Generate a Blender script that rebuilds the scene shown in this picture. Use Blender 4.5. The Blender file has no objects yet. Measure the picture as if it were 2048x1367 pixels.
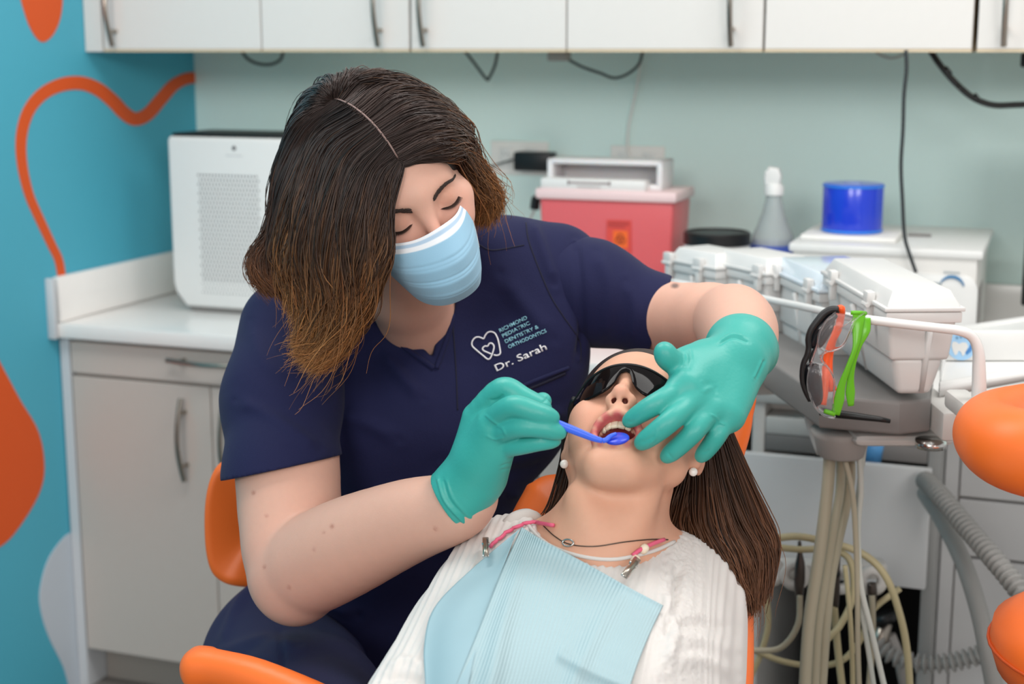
import bpy, bmesh, math, random
import numpy as np
from mathutils import Vector, Matrix
from mathutils.bvhtree import BVHTree

rng = np.random.default_rng(7)
random.seed(7)
scene = bpy.context.scene
COL = scene.collection

# ------------------------------------------------------------------ camera
FPX = 3000.0                      # focal length in pixels of the 2048 x 1367 frame
CAM_H = 1.555
PITCH = math.atan(583.5 / FPX)    # the camera looks slightly down
CP, SP = math.cos(PITCH), math.sin(PITCH)
cam_data = bpy.data.cameras.new('camera')
cam = bpy.data.objects.new('camera', cam_data)
COL.objects.link(cam)
cam.location = (0, 0, CAM_H)
cam.rotation_euler = (math.pi / 2 - PITCH, 0, 0)
cam_data.sensor_width = 36.0
cam_data.sensor_fit = 'HORIZONTAL'
cam_data.lens = 36.0 * FPX / 2048.0
cam_data.clip_start = 0.05
cam_data.dof.use_dof = True
cam_data.dof.focus_distance = 1.78
cam_data.dof.aperture_fstop = 4.5
scene.camera = cam

# ------------------------------------------------------------------ light
scene.view_settings.view_transform = 'Standard'
scene.view_settings.look = 'None'
scene.view_settings.gamma = 1.0
scene.view_settings.use_curve_mapping = False
scene.view_settings.exposure = 0.0
world = bpy.data.worlds.new('world')
scene.world = world
world.use_nodes = True
world.node_tree.nodes['Background'].inputs[0].default_value = (1.0, 0.99, 0.98, 1)
world.node_tree.nodes['Background'].inputs[1].default_value = 0.58


def area_light(name, loc, target, sx, sy, power, color=(1, 0.98, 0.95)):
    d = bpy.data.lights.new(name, 'AREA')
    d.shape = 'RECTANGLE'
    d.size, d.size_y, d.energy, d.color = sx, sy, power, color
    o = bpy.data.objects.new(name, d)
    COL.objects.link(o)
    o.location = loc
    o.rotation_euler = (Vector(target) - Vector(loc)).to_track_quat('-Z', 'Y').to_euler()
    return o


# ceiling light panels of the treatment room (2.7 m up), then an added fill pair
area_light('ceiling_and_fill_light', (-0.70, 2.15, 2.75), (-0.70, 2.15, 0), 1.2, 0.6, 20)
area_light('ceiling_and_fill_light', (0.90, 1.95, 2.75), (0.90, 1.95, 0), 1.2, 0.6, 19)
area_light('ceiling_and_fill_light', (-1.2, -0.2, 2.75), (-0.9, 0.6, 0), 1.2, 0.6, 5)
area_light('ceiling_and_fill_light', (0.7, -0.4, 2.75), (0.5, 0.6, 0), 1.2, 0.6, 5)
area_light('ceiling_and_fill_light', (-1.6, -2.8, 2.75), (-0.6, 3.0, 1.0), 1.6, 1.0, 64)  # added fill behind the camera, brightens the back wall below the cabinets
area_light('ceiling_and_fill_light', (1.4, -2.8, 2.75), (0.8, 3.0, 1.0), 1.6, 1.0, 64)  # second added fill light for the back wall

# ------------------------------------------------------------------ projection helpers


def W(px, py, d):
    """point seen at photo position (px, py) at horizontal distance d"""
    u = (px - 1024.0) / FPX
    v = (683.5 - py) / FPX
    y = CP + v * SP
    k = d / y
    return np.array([u * k, d, CAM_H + (-SP + v * CP) * k])


def proj(p):
    p = np.atleast_2d(np.asarray(p, float)) - np.array([0, 0, CAM_H])
    z = p[:, 1] * CP - p[:, 2] * SP
    y = p[:, 1] * SP + p[:, 2] * CP
    return np.c_[1024 + FPX * p[:, 0] / z, 683.5 - FPX * y / z]


def ray(px, py):
    d = W(px, py, 1.0) - np.array([0, 0, CAM_H])
    return Vector(d).normalized()


CAMV = Vector((0, 0, CAM_H))

# ------------------------------------------------------------------ materials


def lin(r, g=None, b=None):
    if g is None:
        r, g, b = r
    def f(c):
        c = c / 255.0
        return c / 12.92 if c <= 0.04045 else ((c + 0.055) / 1.055) ** 2.4
    return (f(r), f(g), f(b), 1.0)


MATS = {}


def mat(name, rgb, rough=0.5, metal=0.0, sss=0.0, bump=0.0, bscale=200.0, vary=0.0, trans=0.0, ior=1.45,
        coat=0.0, attr=None, spec=0.5, sheen=0.0, alpha=1.0, stretch=None, sssr=(1.0, 0.35, 0.2), sscale=0.006):
    if name in MATS:
        return MATS[name]
    m = bpy.data.materials.new(name)
    m.use_nodes = True
    nt = m.node_tree
    b = nt.nodes['Principled BSDF']
    b.inputs['Roughness'].default_value = rough
    b.inputs['Metallic'].default_value = metal
    b.inputs['Specular IOR Level'].default_value = spec
    b.inputs['IOR'].default_value = ior
    b.inputs['Transmission Weight'].default_value = trans
    b.inputs['Coat Weight'].default_value = coat
    b.inputs['Sheen Weight'].default_value = sheen
    b.inputs['Alpha'].default_value = alpha
    if sss:
        b.inputs['Subsurface Weight'].default_value = sss
        b.inputs['Subsurface Radius'].default_value = sssr
        b.inputs['Subsurface Scale'].default_value = sscale
    col = lin(rgb)
    b.inputs['Base Color'].default_value = col
    src = None
    if attr:
        a = nt.nodes.new('ShaderNodeAttribute')
        a.attribute_name = attr
        src = a.outputs['Color']
    tc = nt.nodes.new('ShaderNodeTexCoord')
    co = tc.outputs['Object']
    if stretch:
        mp = nt.nodes.new('ShaderNodeMapping')
        mp.inputs['Scale'].default_value = stretch
        nt.links.new(co, mp.inputs['Vector'])
        co = mp.outputs['Vector']
    if vary or not src:
        n = nt.nodes.new('ShaderNodeTexNoise')
        n.inputs['Scale'].default_value = bscale * 0.25
        n.inputs['Detail'].default_value = 3
        nt.links.new(co, n.inputs['Vector'])
        hs = nt.nodes.new('ShaderNodeHueSaturation')
        mr = nt.nodes.new('ShaderNodeMapRange')
        v = vary if vary else 0.015
        mr.inputs['To Min'].default_value = 1 - v
        mr.inputs['To Max'].default_value = 1 + v
        nt.links.new(n.outputs['Fac'], mr.inputs['Value'])
        nt.links.new(mr.outputs['Result'], hs.inputs['Value'])
        if src:
            nt.links.new(src, hs.inputs['Color'])
        else:
            hs.inputs['Color'].default_value = col
        src = hs.outputs['Color']
    nt.links.new(src, b.inputs['Base Color'])
    if bump:
        n = nt.nodes.new('ShaderNodeTexNoise')
        n.inputs['Scale'].default_value = bscale
        n.inputs['Detail'].default_value = 2
        nt.links.new(co, n.inputs['Vector'])
        bp = nt.nodes.new('ShaderNodeBump')
        bp.inputs['Strength'].default_value = bump
        bp.inputs['Distance'].default_value = 0.002
        nt.links.new(n.outputs['Fac'], bp.inputs['Height'])
        nt.links.new(bp.outputs['Normal'], b.inputs['Normal'])
    MATS[name] = m
    return m


# ------------------------------------------------------------------ objects


def tag(o, label, cat, group=None, kind=None):
    if kind:
        o['kind'] = kind
    if label:
        o['label'] = label
    if cat:
        o['category'] = cat
    if group:
        o['group'] = group
    return o


def thing(name, label, cat, loc=(0, 0, 0), rz=0.0, group=None):
    o = bpy.data.objects.new(name, None)
    o.empty_display_size = 0.05
    COL.objects.link(o)
    o.location = loc
    o.rotation_euler = (0, 0, rz)
    tag(o, label, cat, group)
    return o


def link_mesh(name, me, m, parent=None, smooth=True, loc=None):
    o = bpy.data.objects.new(name, me)
    COL.objects.link(o)
    if m:
        me.materials.append(m)
    if smooth:
        me.polygons.foreach_set('use_smooth', np.ones(len(me.polygons), bool))
    if parent:
        o.parent = parent
    if loc is not None:
        o.location = loc
    return o


def mesh_np(verts, faces, col=None):
    """faces: (n,4) or (n,3) int array or list of those arrays"""
    me = bpy.data.meshes.new('m')
    verts = np.asarray(verts, np.float32)
    if not isinstance(faces, list):
        faces = [faces]
    loops = np.concatenate([np.asarray(f, np.int32).ravel() for f in faces])
    sizes = np.concatenate([np.full(len(f), np.asarray(f).shape[1], np.int32) for f in faces])
    starts = np.concatenate([[0], np.cumsum(sizes)[:-1]]).astype(np.int32)
    me.vertices.add(len(verts))
    me.vertices.foreach_set('co', verts.ravel())
    me.loops.add(len(loops))
    me.loops.foreach_set('vertex_index', loops)
    me.polygons.add(len(sizes))
    me.polygons.foreach_set('loop_start', starts)
    me.polygons.foreach_set('loop_total', sizes)
    me.update(calc_edges=True)
    me.validate()
    if col is not None:
        a = me.color_attributes.new('Col', 'FLOAT_COLOR', 'POINT')
        c = np.ones((len(verts), 4), np.float32)
        c[:, :3] = col[:, :3]
        a.data.foreach_set('color', c.ravel())
    return me


def obj_np(name, verts, faces, m, parent=None, col=None, smooth=True, world_coords=True):
    """verts in world coordinates; parent (an Empty without scale) gets local ones"""
    verts = np.asarray(verts, float)
    if parent is not None and world_coords:
        bpy.context.view_layer.update()
        inv = np.array(root_matrix(parent).inverted())
        verts = verts @ inv[:3, :3].T + inv[:3, 3]
    return link_mesh(name, mesh_np(verts, faces, col), m, parent, smooth)


def root_matrix(o):
    mtx = Matrix.LocRotScale(o.location, o.rotation_euler, o.scale)
    return root_matrix(o.parent) @ mtx if o.parent else mtx


class MB:
    """collects simple shapes into one mesh"""
    def __init__(s):
        s.bm = bmesh.new()

    def box(s, x0, x1, y0, y1, z0, z1, bevel=0.0, seg=2, mtx=None):
        r = bmesh.ops.create_cube(s.bm, size=1.0)
        vs = r['verts']
        for v in vs:
            v.co = Vector((x0 + (v.co.x + .5) * (x1 - x0), y0 + (v.co.y + .5) * (y1 - y0), z0 + (v.co.z + .5) * (z1 - z0)))
        if bevel:
            es = list({e for v in vs for e in v.link_edges})
            r = bmesh.ops.bevel(s.bm, geom=es, offset=bevel, segments=seg, affect='EDGES', profile=0.5)
            vs = r['verts']
        if mtx is not None:
            bmesh.ops.transform(s.bm, matrix=mtx, verts=list({v for v in vs}))
        return s

    def frustum(s, bot, top, z0, z1, bevel=0.0):
        """bot/top = (x0,x1,y0,y1)"""
        vs = [s.bm.verts.new((x, y, z)) for (r, z) in ((bot, z0), (top, z1)) for (x, y) in
              ((r[0], r[2]), (r[1], r[2]), (r[1], r[3]), (r[0], r[3]))]
        fs = [(3, 2, 1, 0), (4, 5, 6, 7), (0, 1, 5, 4), (1, 2, 6, 5), (2, 3, 7, 6), (3, 0, 4, 7)]
        ff = [s.bm.faces.new([vs[i] for i in f]) for f in fs]
        if bevel:
            es = list({e for f in ff for e in f.edges})
            bmesh.ops.bevel(s.bm, geom=es, offset=bevel, segments=3, affect='EDGES', profile=0.5)
        return s

    def tube(s, pts, r, n=8, closed=False, cap=True):
        pts = [Vector(p) for p in pts]
        N = len(pts)
        rr = r if hasattr(r, '__len__') else [r] * N
        rings = []
        prev = None
        for i, p in enumerate(pts):
            a = pts[(i - 1) % N] if (i > 0 or closed) else pts[i]
            b = pts[(i + 1) % N] if (i < N - 1 or closed) else pts[i]
            t = (b - a).normalized()
            if prev is None:
                up = Vector((0, 0, 1)) if abs(t.z) < .9 else Vector((1, 0, 0))
                nrm = (up - t * up.dot(t)).normalized()
            else:
                nrm = (prev - t * prev.dot(t)).normalized()
            prev = nrm
            bn = t.cross(nrm)
            rings.append([s.bm.verts.new(p + (nrm * math.cos(2 * math.pi * k / n) + bn * math.sin(2 * math.pi * k / n)) * rr[i]) for k in range(n)])
        for i in range(N if closed else N - 1):
            A, B = rings[i], rings[(i + 1) % N]
            for k in range(n):
                s.bm.faces.new((A[k], A[(k + 1) % n], B[(k + 1) % n], B[k]))
        if cap and not closed:
            s.bm.faces.new(list(reversed(rings[0])))
            s.bm.faces.new(rings[-1])
        return s

    def lathe(s, prof, n=32, c=(0, 0, 0), mtx=None):
        """prof: list of (r, z)"""
        rings = []
        allv = []
        for (r, z) in prof:
            if r < 1e-6:
                ring = [s.bm.verts.new((c[0], c[1], c[2] + z))]
            else:
                ring = [s.bm.verts.new((c[0] + r * math.cos(2 * math.pi * k / n), c[1] + r * math.sin(2 * math.pi * k / n), c[2] + z)) for k in range(n)]
            rings.append(ring)
            allv += ring
        for A, B in zip(rings, rings[1:]):
            for k in range(n):
                q = [A[k % len(A)], A[(k + 1) % len(A)], B[(k + 1) % len(B)], B[k % len(B)]]
                u = []
                for v in q:
                    if v not in u:
                        u.append(v)
                if len(u) >= 3:
                    s.bm.faces.new(u)
        if mtx is not None:
            bmesh.ops.transform(s.bm, matrix=mtx, verts=allv)
        return s

    def prism(s, outline, depth, axis='y', o=0.0, bevel=0.0):
        """outline [(a,b)] in the plane across axis, extruded from o to o+depth"""
        def mk(a, b, t):
            return {'y': (a, t, b), 'z': (a, b, t), 'x': (t, a, b)}[axis]
        A = [s.bm.verts.new(mk(a, b, o)) for a, b in outline]
        B = [s.bm.verts.new(mk(a, b, o + depth)) for a, b in outline]
        n = len(A)
        ff = [s.bm.faces.new(A), s.bm.faces.new(list(reversed(B)))]
        for i in range(n):
            ff.append(s.bm.faces.new((A[i], B[i], B[(i + 1) % n], A[(i + 1) % n])))
        if bevel:
            es = list(set(ff[0].edges) | set(ff[1].edges))
            bmesh.ops.bevel(s.bm, geom=es, offset=bevel, segments=3, affect='EDGES', profile=0.5)
        return s

    def build(s, name, m, parent=None, smooth=False, world_coords=False):
        bmesh.ops.recalc_face_normals(s.bm, faces=s.bm.faces)
        me = bpy.data.meshes.new(name)
        s.bm.to_mesh(me)
        s.bm.free()
        if parent is not None and world_coords:
            me.transform(root_matrix(parent).inverted())
        o = link_mesh(name, me, m, parent, smooth)
        if not smooth:
            # smooth shading with sharp edges kept
            me.polygons.foreach_set('use_smooth', np.ones(len(me.polygons), bool))
            me.set_sharp_from_angle(angle=math.radians(35))
        return o


def spline(pts, n):
    """Catmull-Rom through points -> n samples"""
    P = np.asarray(pts, float)
    if len(P) == 2:
        t = np.linspace(0, 1, n)[:, None]
        return P[0] * (1 - t) + P[1] * t
    Q = np.vstack([2 * P[0] - P[1], P, 2 * P[-1] - P[-2]])
    t = np.linspace(0, len(P) - 1 - 1e-9, n)
    i = t.astype(int)
    f = (t - i)[:, None]
    a, b, c, d = Q[i], Q[i + 1], Q[i + 2], Q[i + 3]
    return 0.5 * ((2 * b) + (-a + c) * f + (2 * a - 5 * b + 4 * c - d) * f ** 2 + (-a + 3 * b - 3 * c + d) * f ** 3)


# ------------------------------------------------------------------ implicit surfaces


def _dot(a, b):
    return a[0] * b[0] + a[1] * b[1] + a[2] * b[2]


def capsule(a, b, ra, rb=None):
    a, b = np.asarray(a, float), np.asarray(b, float)
    rb = ra if rb is None else rb
    ab = b - a
    L2 = max(float(ab @ ab), 1e-12)

    def fn(X, Y, Z):
        px, py, pz = X - a[0], Y - a[1], Z - a[2]
        t = np.clip((px * ab[0] + py * ab[1] + pz * ab[2]) / L2, 0, 1)
        dx, dy, dz = px - t * ab[0], py - t * ab[1], pz - t * ab[2]
        return np.sqrt(dx * dx + dy * dy + dz * dz) - (ra + t * (rb - ra))
    R = max(ra, rb)
    return fn, np.minimum(a, b) - R, np.maximum(a, b) + R


def ellipsoid(c, r, R=None):
    c = np.asarray(c, float)
    r = np.asarray(r, float)
    M = np.eye(3) if R is None else np.asarray(R, float)   # columns = axes

    def fn(X, Y, Z):
        px, py, pz = X - c[0], Y - c[1], Z - c[2]
        q = [(px * M[0, i] + py * M[1, i] + pz * M[2, i]) for i in range(3)]
        k0 = np.sqrt((q[0] / r[0]) ** 2 + (q[1] / r[1]) ** 2 + (q[2] / r[2]) ** 2)
        k1 = np.sqrt((q[0] / r[0] ** 2) ** 2 + (q[1] / r[1] ** 2) ** 2 + (q[2] / r[2] ** 2) ** 2)
        return k0 * (k0 - 1.0) / np.maximum(k1, 1e-9)
    e = np.sqrt((M ** 2) @ (r ** 2))
    return fn, c - e, c + e


def rbox(c, hs, R=None, rad=0.01):
    c = np.asarray(c, float)
    hs = np.asarray(hs, float)
    M = np.eye(3) if R is None else np.asarray(R, float)

    def fn(X, Y, Z):
        px, py, pz = X - c[0], Y - c[1], Z - c[2]
        q = [np.abs(px * M[0, i] + py * M[1, i] + pz * M[2, i]) - hs[i] + rad for i in range(3)]
        out = np.sqrt(sum(np.maximum(v, 0) ** 2 for v in q))
        return out + np.minimum(np.maximum(np.maximum(q[0], q[1]), q[2]), 0) - rad
    e = np.abs(M) @ hs
    return fn, c - e, c + e


def wedge(pts_px, dmin, dmax):
    """region seen inside a convex image polygon between two horizontal distances"""
    P = [W(x, y, 1.0) - np.array([0, 0, CAM_H]) for x, y in pts_px]
    cen = sum(P) / len(P)
    ns = []
    for a, b in zip(P, P[1:] + P[:1]):
        n = np.cross(a, b)
        n /= np.linalg.norm(n)
        if n @ cen > 0:
            n = -n
        ns.append(n)

    def fn(X, Y, Z):
        d = np.maximum(dmin - Y, Y - dmax)
        for n in ns:
            d = np.maximum(d, X * n[0] + Y * n[1] + (Z - CAM_H) * n[2])
        return d
    C = [W(x, y, d) for x, y in pts_px for d in (dmin, dmax)]
    return fn, np.min(C, 0), np.max(C, 0)


def halfspace(p, n):
    """inside = the side the normal points away from"""
    p = np.asarray(p, float)
    n = np.asarray(n, float)
    n = n / np.linalg.norm(n)
    return (lambda X, Y, Z: (X - p[0]) * n[0] + (Y - p[1]) * n[1] + (Z - p[2]) * n[2])


class Field:
    def __init__(s, lo, hi, h):
        s.lo = np.asarray(lo, float)
        s.h = h
        s.n = np.ceil((np.asarray(hi, float) - s.lo) / h).astype(int) + 1
        s.F = np.full(s.n, 0.2, np.float32)
        s.ax = [(s.lo[i] + h * np.arange(s.n[i])).astype(np.float32) for i in range(3)]

    def _sl(s, lo, hi, m):
        i0 = np.clip(np.floor((lo - m - s.lo) / s.h).astype(int), 0, s.n)
        i1 = np.clip(np.ceil((hi + m - s.lo) / s.h).astype(int) + 1, 0, s.n)
        return tuple(slice(a, b) for a, b in zip(i0, i1)), (i1 > i0).all()

    def _ev(s, prim, m):
        fn, lo, hi = prim
        sl, ok = s._sl(lo, hi, m)
        if not ok:
            return None, None
        X = s.ax[0][sl[0]][:, None, None]
        Y = s.ax[1][sl[1]][None, :, None]
        Z = s.ax[2][sl[2]][None, None, :]
        return sl, fn(X, Y, Z).astype(np.float32)

    def add(s, prim, k=0.01):
        sl, d = s._ev(prim, max(k, 0.0) + 4 * s.h)
        if sl is None:
            return s
        a = s.F[sl]
        if k > 0:
            hh = np.maximum(k - np.abs(a - d), 0) / k
            s.F[sl] = np.minimum(a, d) - hh * hh * k * 0.25
        else:
            s.F[sl] = np.minimum(a, d)
        return s

    def cut(s, prim, k=0.004):
        sl, d = s._ev(prim, max(k, 0.0) + 2 * s.h)
        if sl is None:
            return s
        a = s.F[sl]
        d = -d
        hh = np.maximum(k - np.abs(a - d), 0) / max(k, 1e-9)
        s.F[sl] = np.maximum(a, d) + hh * hh * k * 0.25
        return s

    def chain(s, pts, rad, k=0.01, kin=0.004):
        """a limb built as its own smooth chain, then blended in"""
        pts = [np.asarray(p, float) for p in pts]
        prims = [capsule(pts[i], pts[i + 1], rad[i], rad[i + 1]) for i in range(len(pts) - 1)]
        lo = np.min([p[1] for p in prims], 0)
        hi = np.max([p[2] for p in prims], 0)

        def fn(X, Y, Z):
            d = None
            for f, _, _ in prims:
                e = f(X, Y, Z)
                if d is None:
                    d = e
                else:
                    hh = np.maximum(kin - np.abs(d - e), 0) / kin
                    d = np.minimum(d, e) - hh * hh * kin * 0.25
            return d
        return s.add((fn, lo, hi), k)

    def limb(s, pts, rad, k=0.01, kin=0.015, n=4):
        """a chain resampled along a smooth curve"""
        N = (len(pts) - 1) * n + 1
        P = spline(pts, N)
        R = np.interp(np.linspace(0, len(rad) - 1, N), np.arange(len(rad)), rad)
        # soften the radius profile
        for _ in range(2):
            R[1:-1] = (R[:-2] + 2 * R[1:-1] + R[2:]) / 4
        return s.chain(list(P), list(R), k, kin)

    def mesh(s, smooth=2):
        F = s.F
        I = F < 0
        n = s.n
        cnt = np.zeros(n - 1, np.uint8)
        for a in (0, 1):
            for b in (0, 1):
                for c in (0, 1):
                    cnt += I[a:n[0] - 1 + a, b:n[1] - 1 + b, c:n[2] - 1 + c]
        act = (cnt > 0) & (cnt < 8)
        ijk = np.argwhere(act)
        idx = np.full(n - 1, -1, np.int32)
        idx[act] = np.arange(len(ijk))
        cor = [(a, b, c) for a in (0, 1) for b in (0, 1) for c in (0, 1)]
        vals = np.stack([F[ijk[:, 0] + a, ijk[:, 1] + b, ijk[:, 2] + c] for a, b, c in cor], 1)
        acc = np.zeros((len(ijk), 3))
        num = np.zeros(len(ijk))
        for p in range(8):
            for q in range(p + 1, 8):
                A, B = np.array(cor[p]), np.array(cor[q])
                if np.abs(A - B).sum() != 1:
                    continue
                va, vb = vals[:, p], vals[:, q]
                m = (va < 0) != (vb < 0)
                t = np.where(m, va / np.where(m, va - vb, 1), 0)[:, None]
                acc += np.where(m[:, None], A + t * (B - A), 0)
                num += m
        V = (ijk + acc / num[:, None]) * s.h + s.lo
        quads = []
        for ax in range(3):
            u, v = (ax + 1) % 3, (ax + 2) % 3
            sl0 = [slice(1, None)] * 3
            sl1 = [slice(1, None)] * 3
            sl0[ax] = slice(0, -1)
            a = I[tuple(sl0)]
            b = I[tuple(sl1)]
            E = np.argwhere(a != b)
            base = E.copy()
            base[:, u] += 1
            base[:, v] += 1
            ok = (base[:, u] < n[u] - 1) & (base[:, v] < n[v] - 1)
            E, base = E[ok], base[ok]
            flip = ~a[tuple(E.T)]
            def cell(du, dv):
                c = base.copy()
                c[:, u] += du
                c[:, v] += dv
                return idx[tuple(c.T)]
            q = np.stack([cell(-1, -1), cell(0, -1), cell(0, 0), cell(-1, 0)], 1)
            q[flip] = q[flip][:, ::-1]
            quads.append(q)
        Q = np.concatenate(quads)
        Q = Q[(Q >= 0).all(1)]
        V = lap(V, Q, smooth)
        return V, Q


def lap(V, Q, it, lam=0.5):
    if it <= 0:
        return V
    e = np.concatenate([Q[:, [0, 1]], Q[:, [1, 2]], Q[:, [2, 3]], Q[:, [3, 0]]])
    e = np.concatenate([e, e[:, ::-1]])
    for i in range(it):
        cnt = np.bincount(e[:, 0], minlength=len(V)).astype(float)
        S = np.stack([np.bincount(e[:, 0], weights=V[e[:, 1], c], minlength=len(V)) for c in range(3)], 1)
        A = S / np.maximum(cnt, 1)[:, None]
        V = V + lam * (A - V) * (cnt > 0)[:, None]
    return V


def vnormals(V, Q):
    n = np.cross(V[Q[:, 2]] - V[Q[:, 0]], V[Q[:, 3]] - V[Q[:, 1]])
    N = np.stack([sum(np.bincount(Q[:, k], weights=n[:, c], minlength=len(V)) for k in range(4)) for c in range(3)], 1)
    return N / np.maximum(np.linalg.norm(N, axis=1), 1e-12)[:, None]


def seg_dist(P, poly):
    """distance of 2-D points to a polyline"""
    best = np.full(len(P), 1e9)
    for a, b in zip(poly, poly[1:]):
        a, b = np.asarray(a, float), np.asarray(b, float)
        ab = b - a
        t = np.clip(((P - a) @ ab) / max(ab @ ab, 1e-9), 0, 1)
        best = np.minimum(best, np.linalg.norm(P - a - t[:, None] * ab, axis=1))
    return best


def folds(V, Q, lines):
    """cloth folds: lines = (photo polyline, half width px, height m); only the side turned to the room"""
    N = vnormals(V, Q)
    P = proj(V)
    view = V - np.array([0, 0, CAM_H])
    front = np.clip(-(N * view).sum(1) / np.linalg.norm(view, axis=1) * 2.5, 0, 1)
    D = np.zeros(len(V))
    for poly, w, amp in lines:
        pl = spline(poly, 12)
        d = seg_dist(P, pl)
        # fade at both ends
        e = np.minimum(np.linalg.norm(P - pl[0], axis=1), np.linalg.norm(P - pl[-1], axis=1))
        D += amp * np.exp(-(d / w) ** 2) * np.clip(e / (2 * w), 0.0, 1)
    return V + N * (D * front)[:, None]


def make_bvh(V, Q):
    return BVHTree.FromPolygons([tuple(v) for v in V], [tuple(int(i) for i in q) for q in Q])


def drape(bvh, px, py, off=0.001, fallback=None):
    hit = bvh.ray_cast(CAMV, ray(px, py))
    if hit[0] is None:
        return None if fallback is None else Vector(W(px, py, fallback))
    n = hit[1]
    if n.dot(ray(px, py)) > 0:
        n = -n
    return hit[0] + n * off


def strands(guides, n, seg, rad, col0, col1, jit=0.006, wave=0.003, wfreq=3.0, cpow=1.5, depth_dir=None, tip=0.25,
            seed=1, lenvar=0.12, hl=0.25, spread=None, lock=0.35):
    """hair: many thin tapering tubes between ordered guide curves -> verts, quads, colours"""
    r = np.random.default_rng(seed)
    G = np.stack([spline(g, seg) for g in guides])           # (g, seg, 3)
    s = r.random(n) * (len(G) - 1 - 1e-6)
    i = s.astype(int)
    f = (s - i)[:, None, None]
    f = f * f * (3 - 2 * f) * 0.5 + f * 0.5
    C = G[i] * (1 - f) + G[i + 1] * f                        # (n, seg, 3)
    t = np.linspace(0, 1, seg)
    # shorten some
    L = 1 - lenvar * r.random(n) ** 2
    tt = t[None, :] * L[:, None] * (seg - 1)
    k = np.clip(tt.astype(int), 0, seg - 2)
    ff = (tt - k)[:, :, None]
    ar = np.arange(n)[:, None]
    C = C[ar, k] * (1 - ff) + C[ar, k + 1] * ff
    off = r.normal(size=(n, 1, 3)) * jit
    grow = (0.35 + 0.65 * t)[None, :, None] if spread is None else (spread[0] + (spread[1] - spread[0]) * t)[None, :, None]
    C = C + off * grow
    ph = r.random((n, 1, 3)) * lock + (s[:, None, None] * 0.9) + np.array([0, .37, .71])
    am = wave * (0.5 + r.random((n, 1, 1)))
    C = C + am * np.sin(2 * np.pi * wfreq * t[None, :, None] + ph * 2 * np.pi) * (t[None, :, None] ** 0.7)
    T = np.gradient(C, axis=1)
    T /= np.maximum(np.linalg.norm(T, axis=2, keepdims=True), 1e-9)
    up = np.array([0.3, -0.8, 0.5])
    A = np.cross(T, up)
    A /= np.maximum(np.linalg.norm(A, axis=2, keepdims=True), 1e-9)
    B = np.cross(T, A)
    R = rad * (0.6 + 0.8 * r.random((n, 1))) * (tip + (1 - tip) * (1 - t[None, :] ** 2.5))
    m = 3
    V = np.stack([C + (A * math.cos(2 * math.pi * q / m) + B * math.sin(2 * math.pi * q / m)) * R[:, :, None] for q in range(m)], 2)
    V = V.reshape(-1, 3)
    base = (np.arange(n)[:, None, None] * seg + np.arange(seg - 1)[None, :, None]) * m
    q = np.arange(m)[None, None, :]
    q2 = (q + 1) % m
    Q = np.stack([base + q, base + q2, base + m + q2, base + m + q], -1).reshape(-1, 4)
    c0, c1 = np.asarray(col0)[:3], np.asarray(col1)[:3]
    w = (np.clip(tt / (seg - 1) + r.normal(size=(n, 1)) * 0.10, 0, 1) ** cpow)[:, :, None]
    c = c0 * (1 - w) + c1 * w
    c = c * (1 + hl * r.normal(size=(n, 1, 1)))
    c = np.clip(np.repeat(c[:, :, None, :], m, 2).reshape(-1, 3), 0.002, 1)
    return V, Q, c


def join_np(parts):
    V, Q, C = [], [], []
    o = 0
    for v, q, c in parts:
        V.append(v)
        Q.append(np.asarray(q) + o)
        C.append(c if len(c) == len(v) else np.tile(np.asarray(c)[None, :3], (len(v), 1)))
        o += len(v)
    return np.concatenate(V), np.concatenate(Q), np.concatenate(C)


def rotm(yaw, pitch, roll):
    cy, sy, cp, sp, cr, sr = math.cos(yaw), math.sin(yaw), math.cos(pitch), math.sin(pitch), math.cos(roll), math.sin(roll)
    base = np.array([[1, 0, 0], [0, -1, 0], [0, 0, 1]], float)
    Rz = np.array([[cy, -sy, 0], [sy, cy, 0], [0, 0, 1]])
    Rx = np.array([[1, 0, 0], [0, cp, -sp], [0, sp, cp]])
    Ry = np.array([[cr, 0, sr], [0, 1, 0], [-sr, 0, cr]])
    return Rz @ Rx @ Ry @ base


class Frame:
    """local head axes: x to the photo's right, y out of the face, z to the crown"""
    def __init__(s, pos, R, k=1.0):
        s.p, s.R, s.k = np.asarray(pos, float), R, k

    def __call__(s, *q):
        q = np.asarray(q, float).reshape(-1, 3)
        w = s.k * q @ s.R.T + s.p
        return w if len(w) > 1 else w[0]

    def inv(s, P):
        return ((np.asarray(P) - s.p) @ s.R) / s.k

    def wrap(s, prim):
        """a primitive given in local coordinates, for a world field"""
        fn, lo, hi = prim
        C = s(*[(x, y, z) for x in (lo[0], hi[0]) for y in (lo[1], hi[1]) for z in (lo[2], hi[2])])
        R, p, k = s.R, s.p, s.k

        def g(X, Y, Z):
            a, b, c = X - p[0], Y - p[1], Z - p[2]
            return k * fn((a * R[0, 0] + b * R[1, 0] + c * R[2, 0]) / k, (a * R[0, 1] + b * R[1, 1] + c * R[2, 1]) / k,
                          (a * R[0, 2] + b * R[1, 2] + c * R[2, 2]) / k)
        return g, C.min(0), C.max(0)
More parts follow.
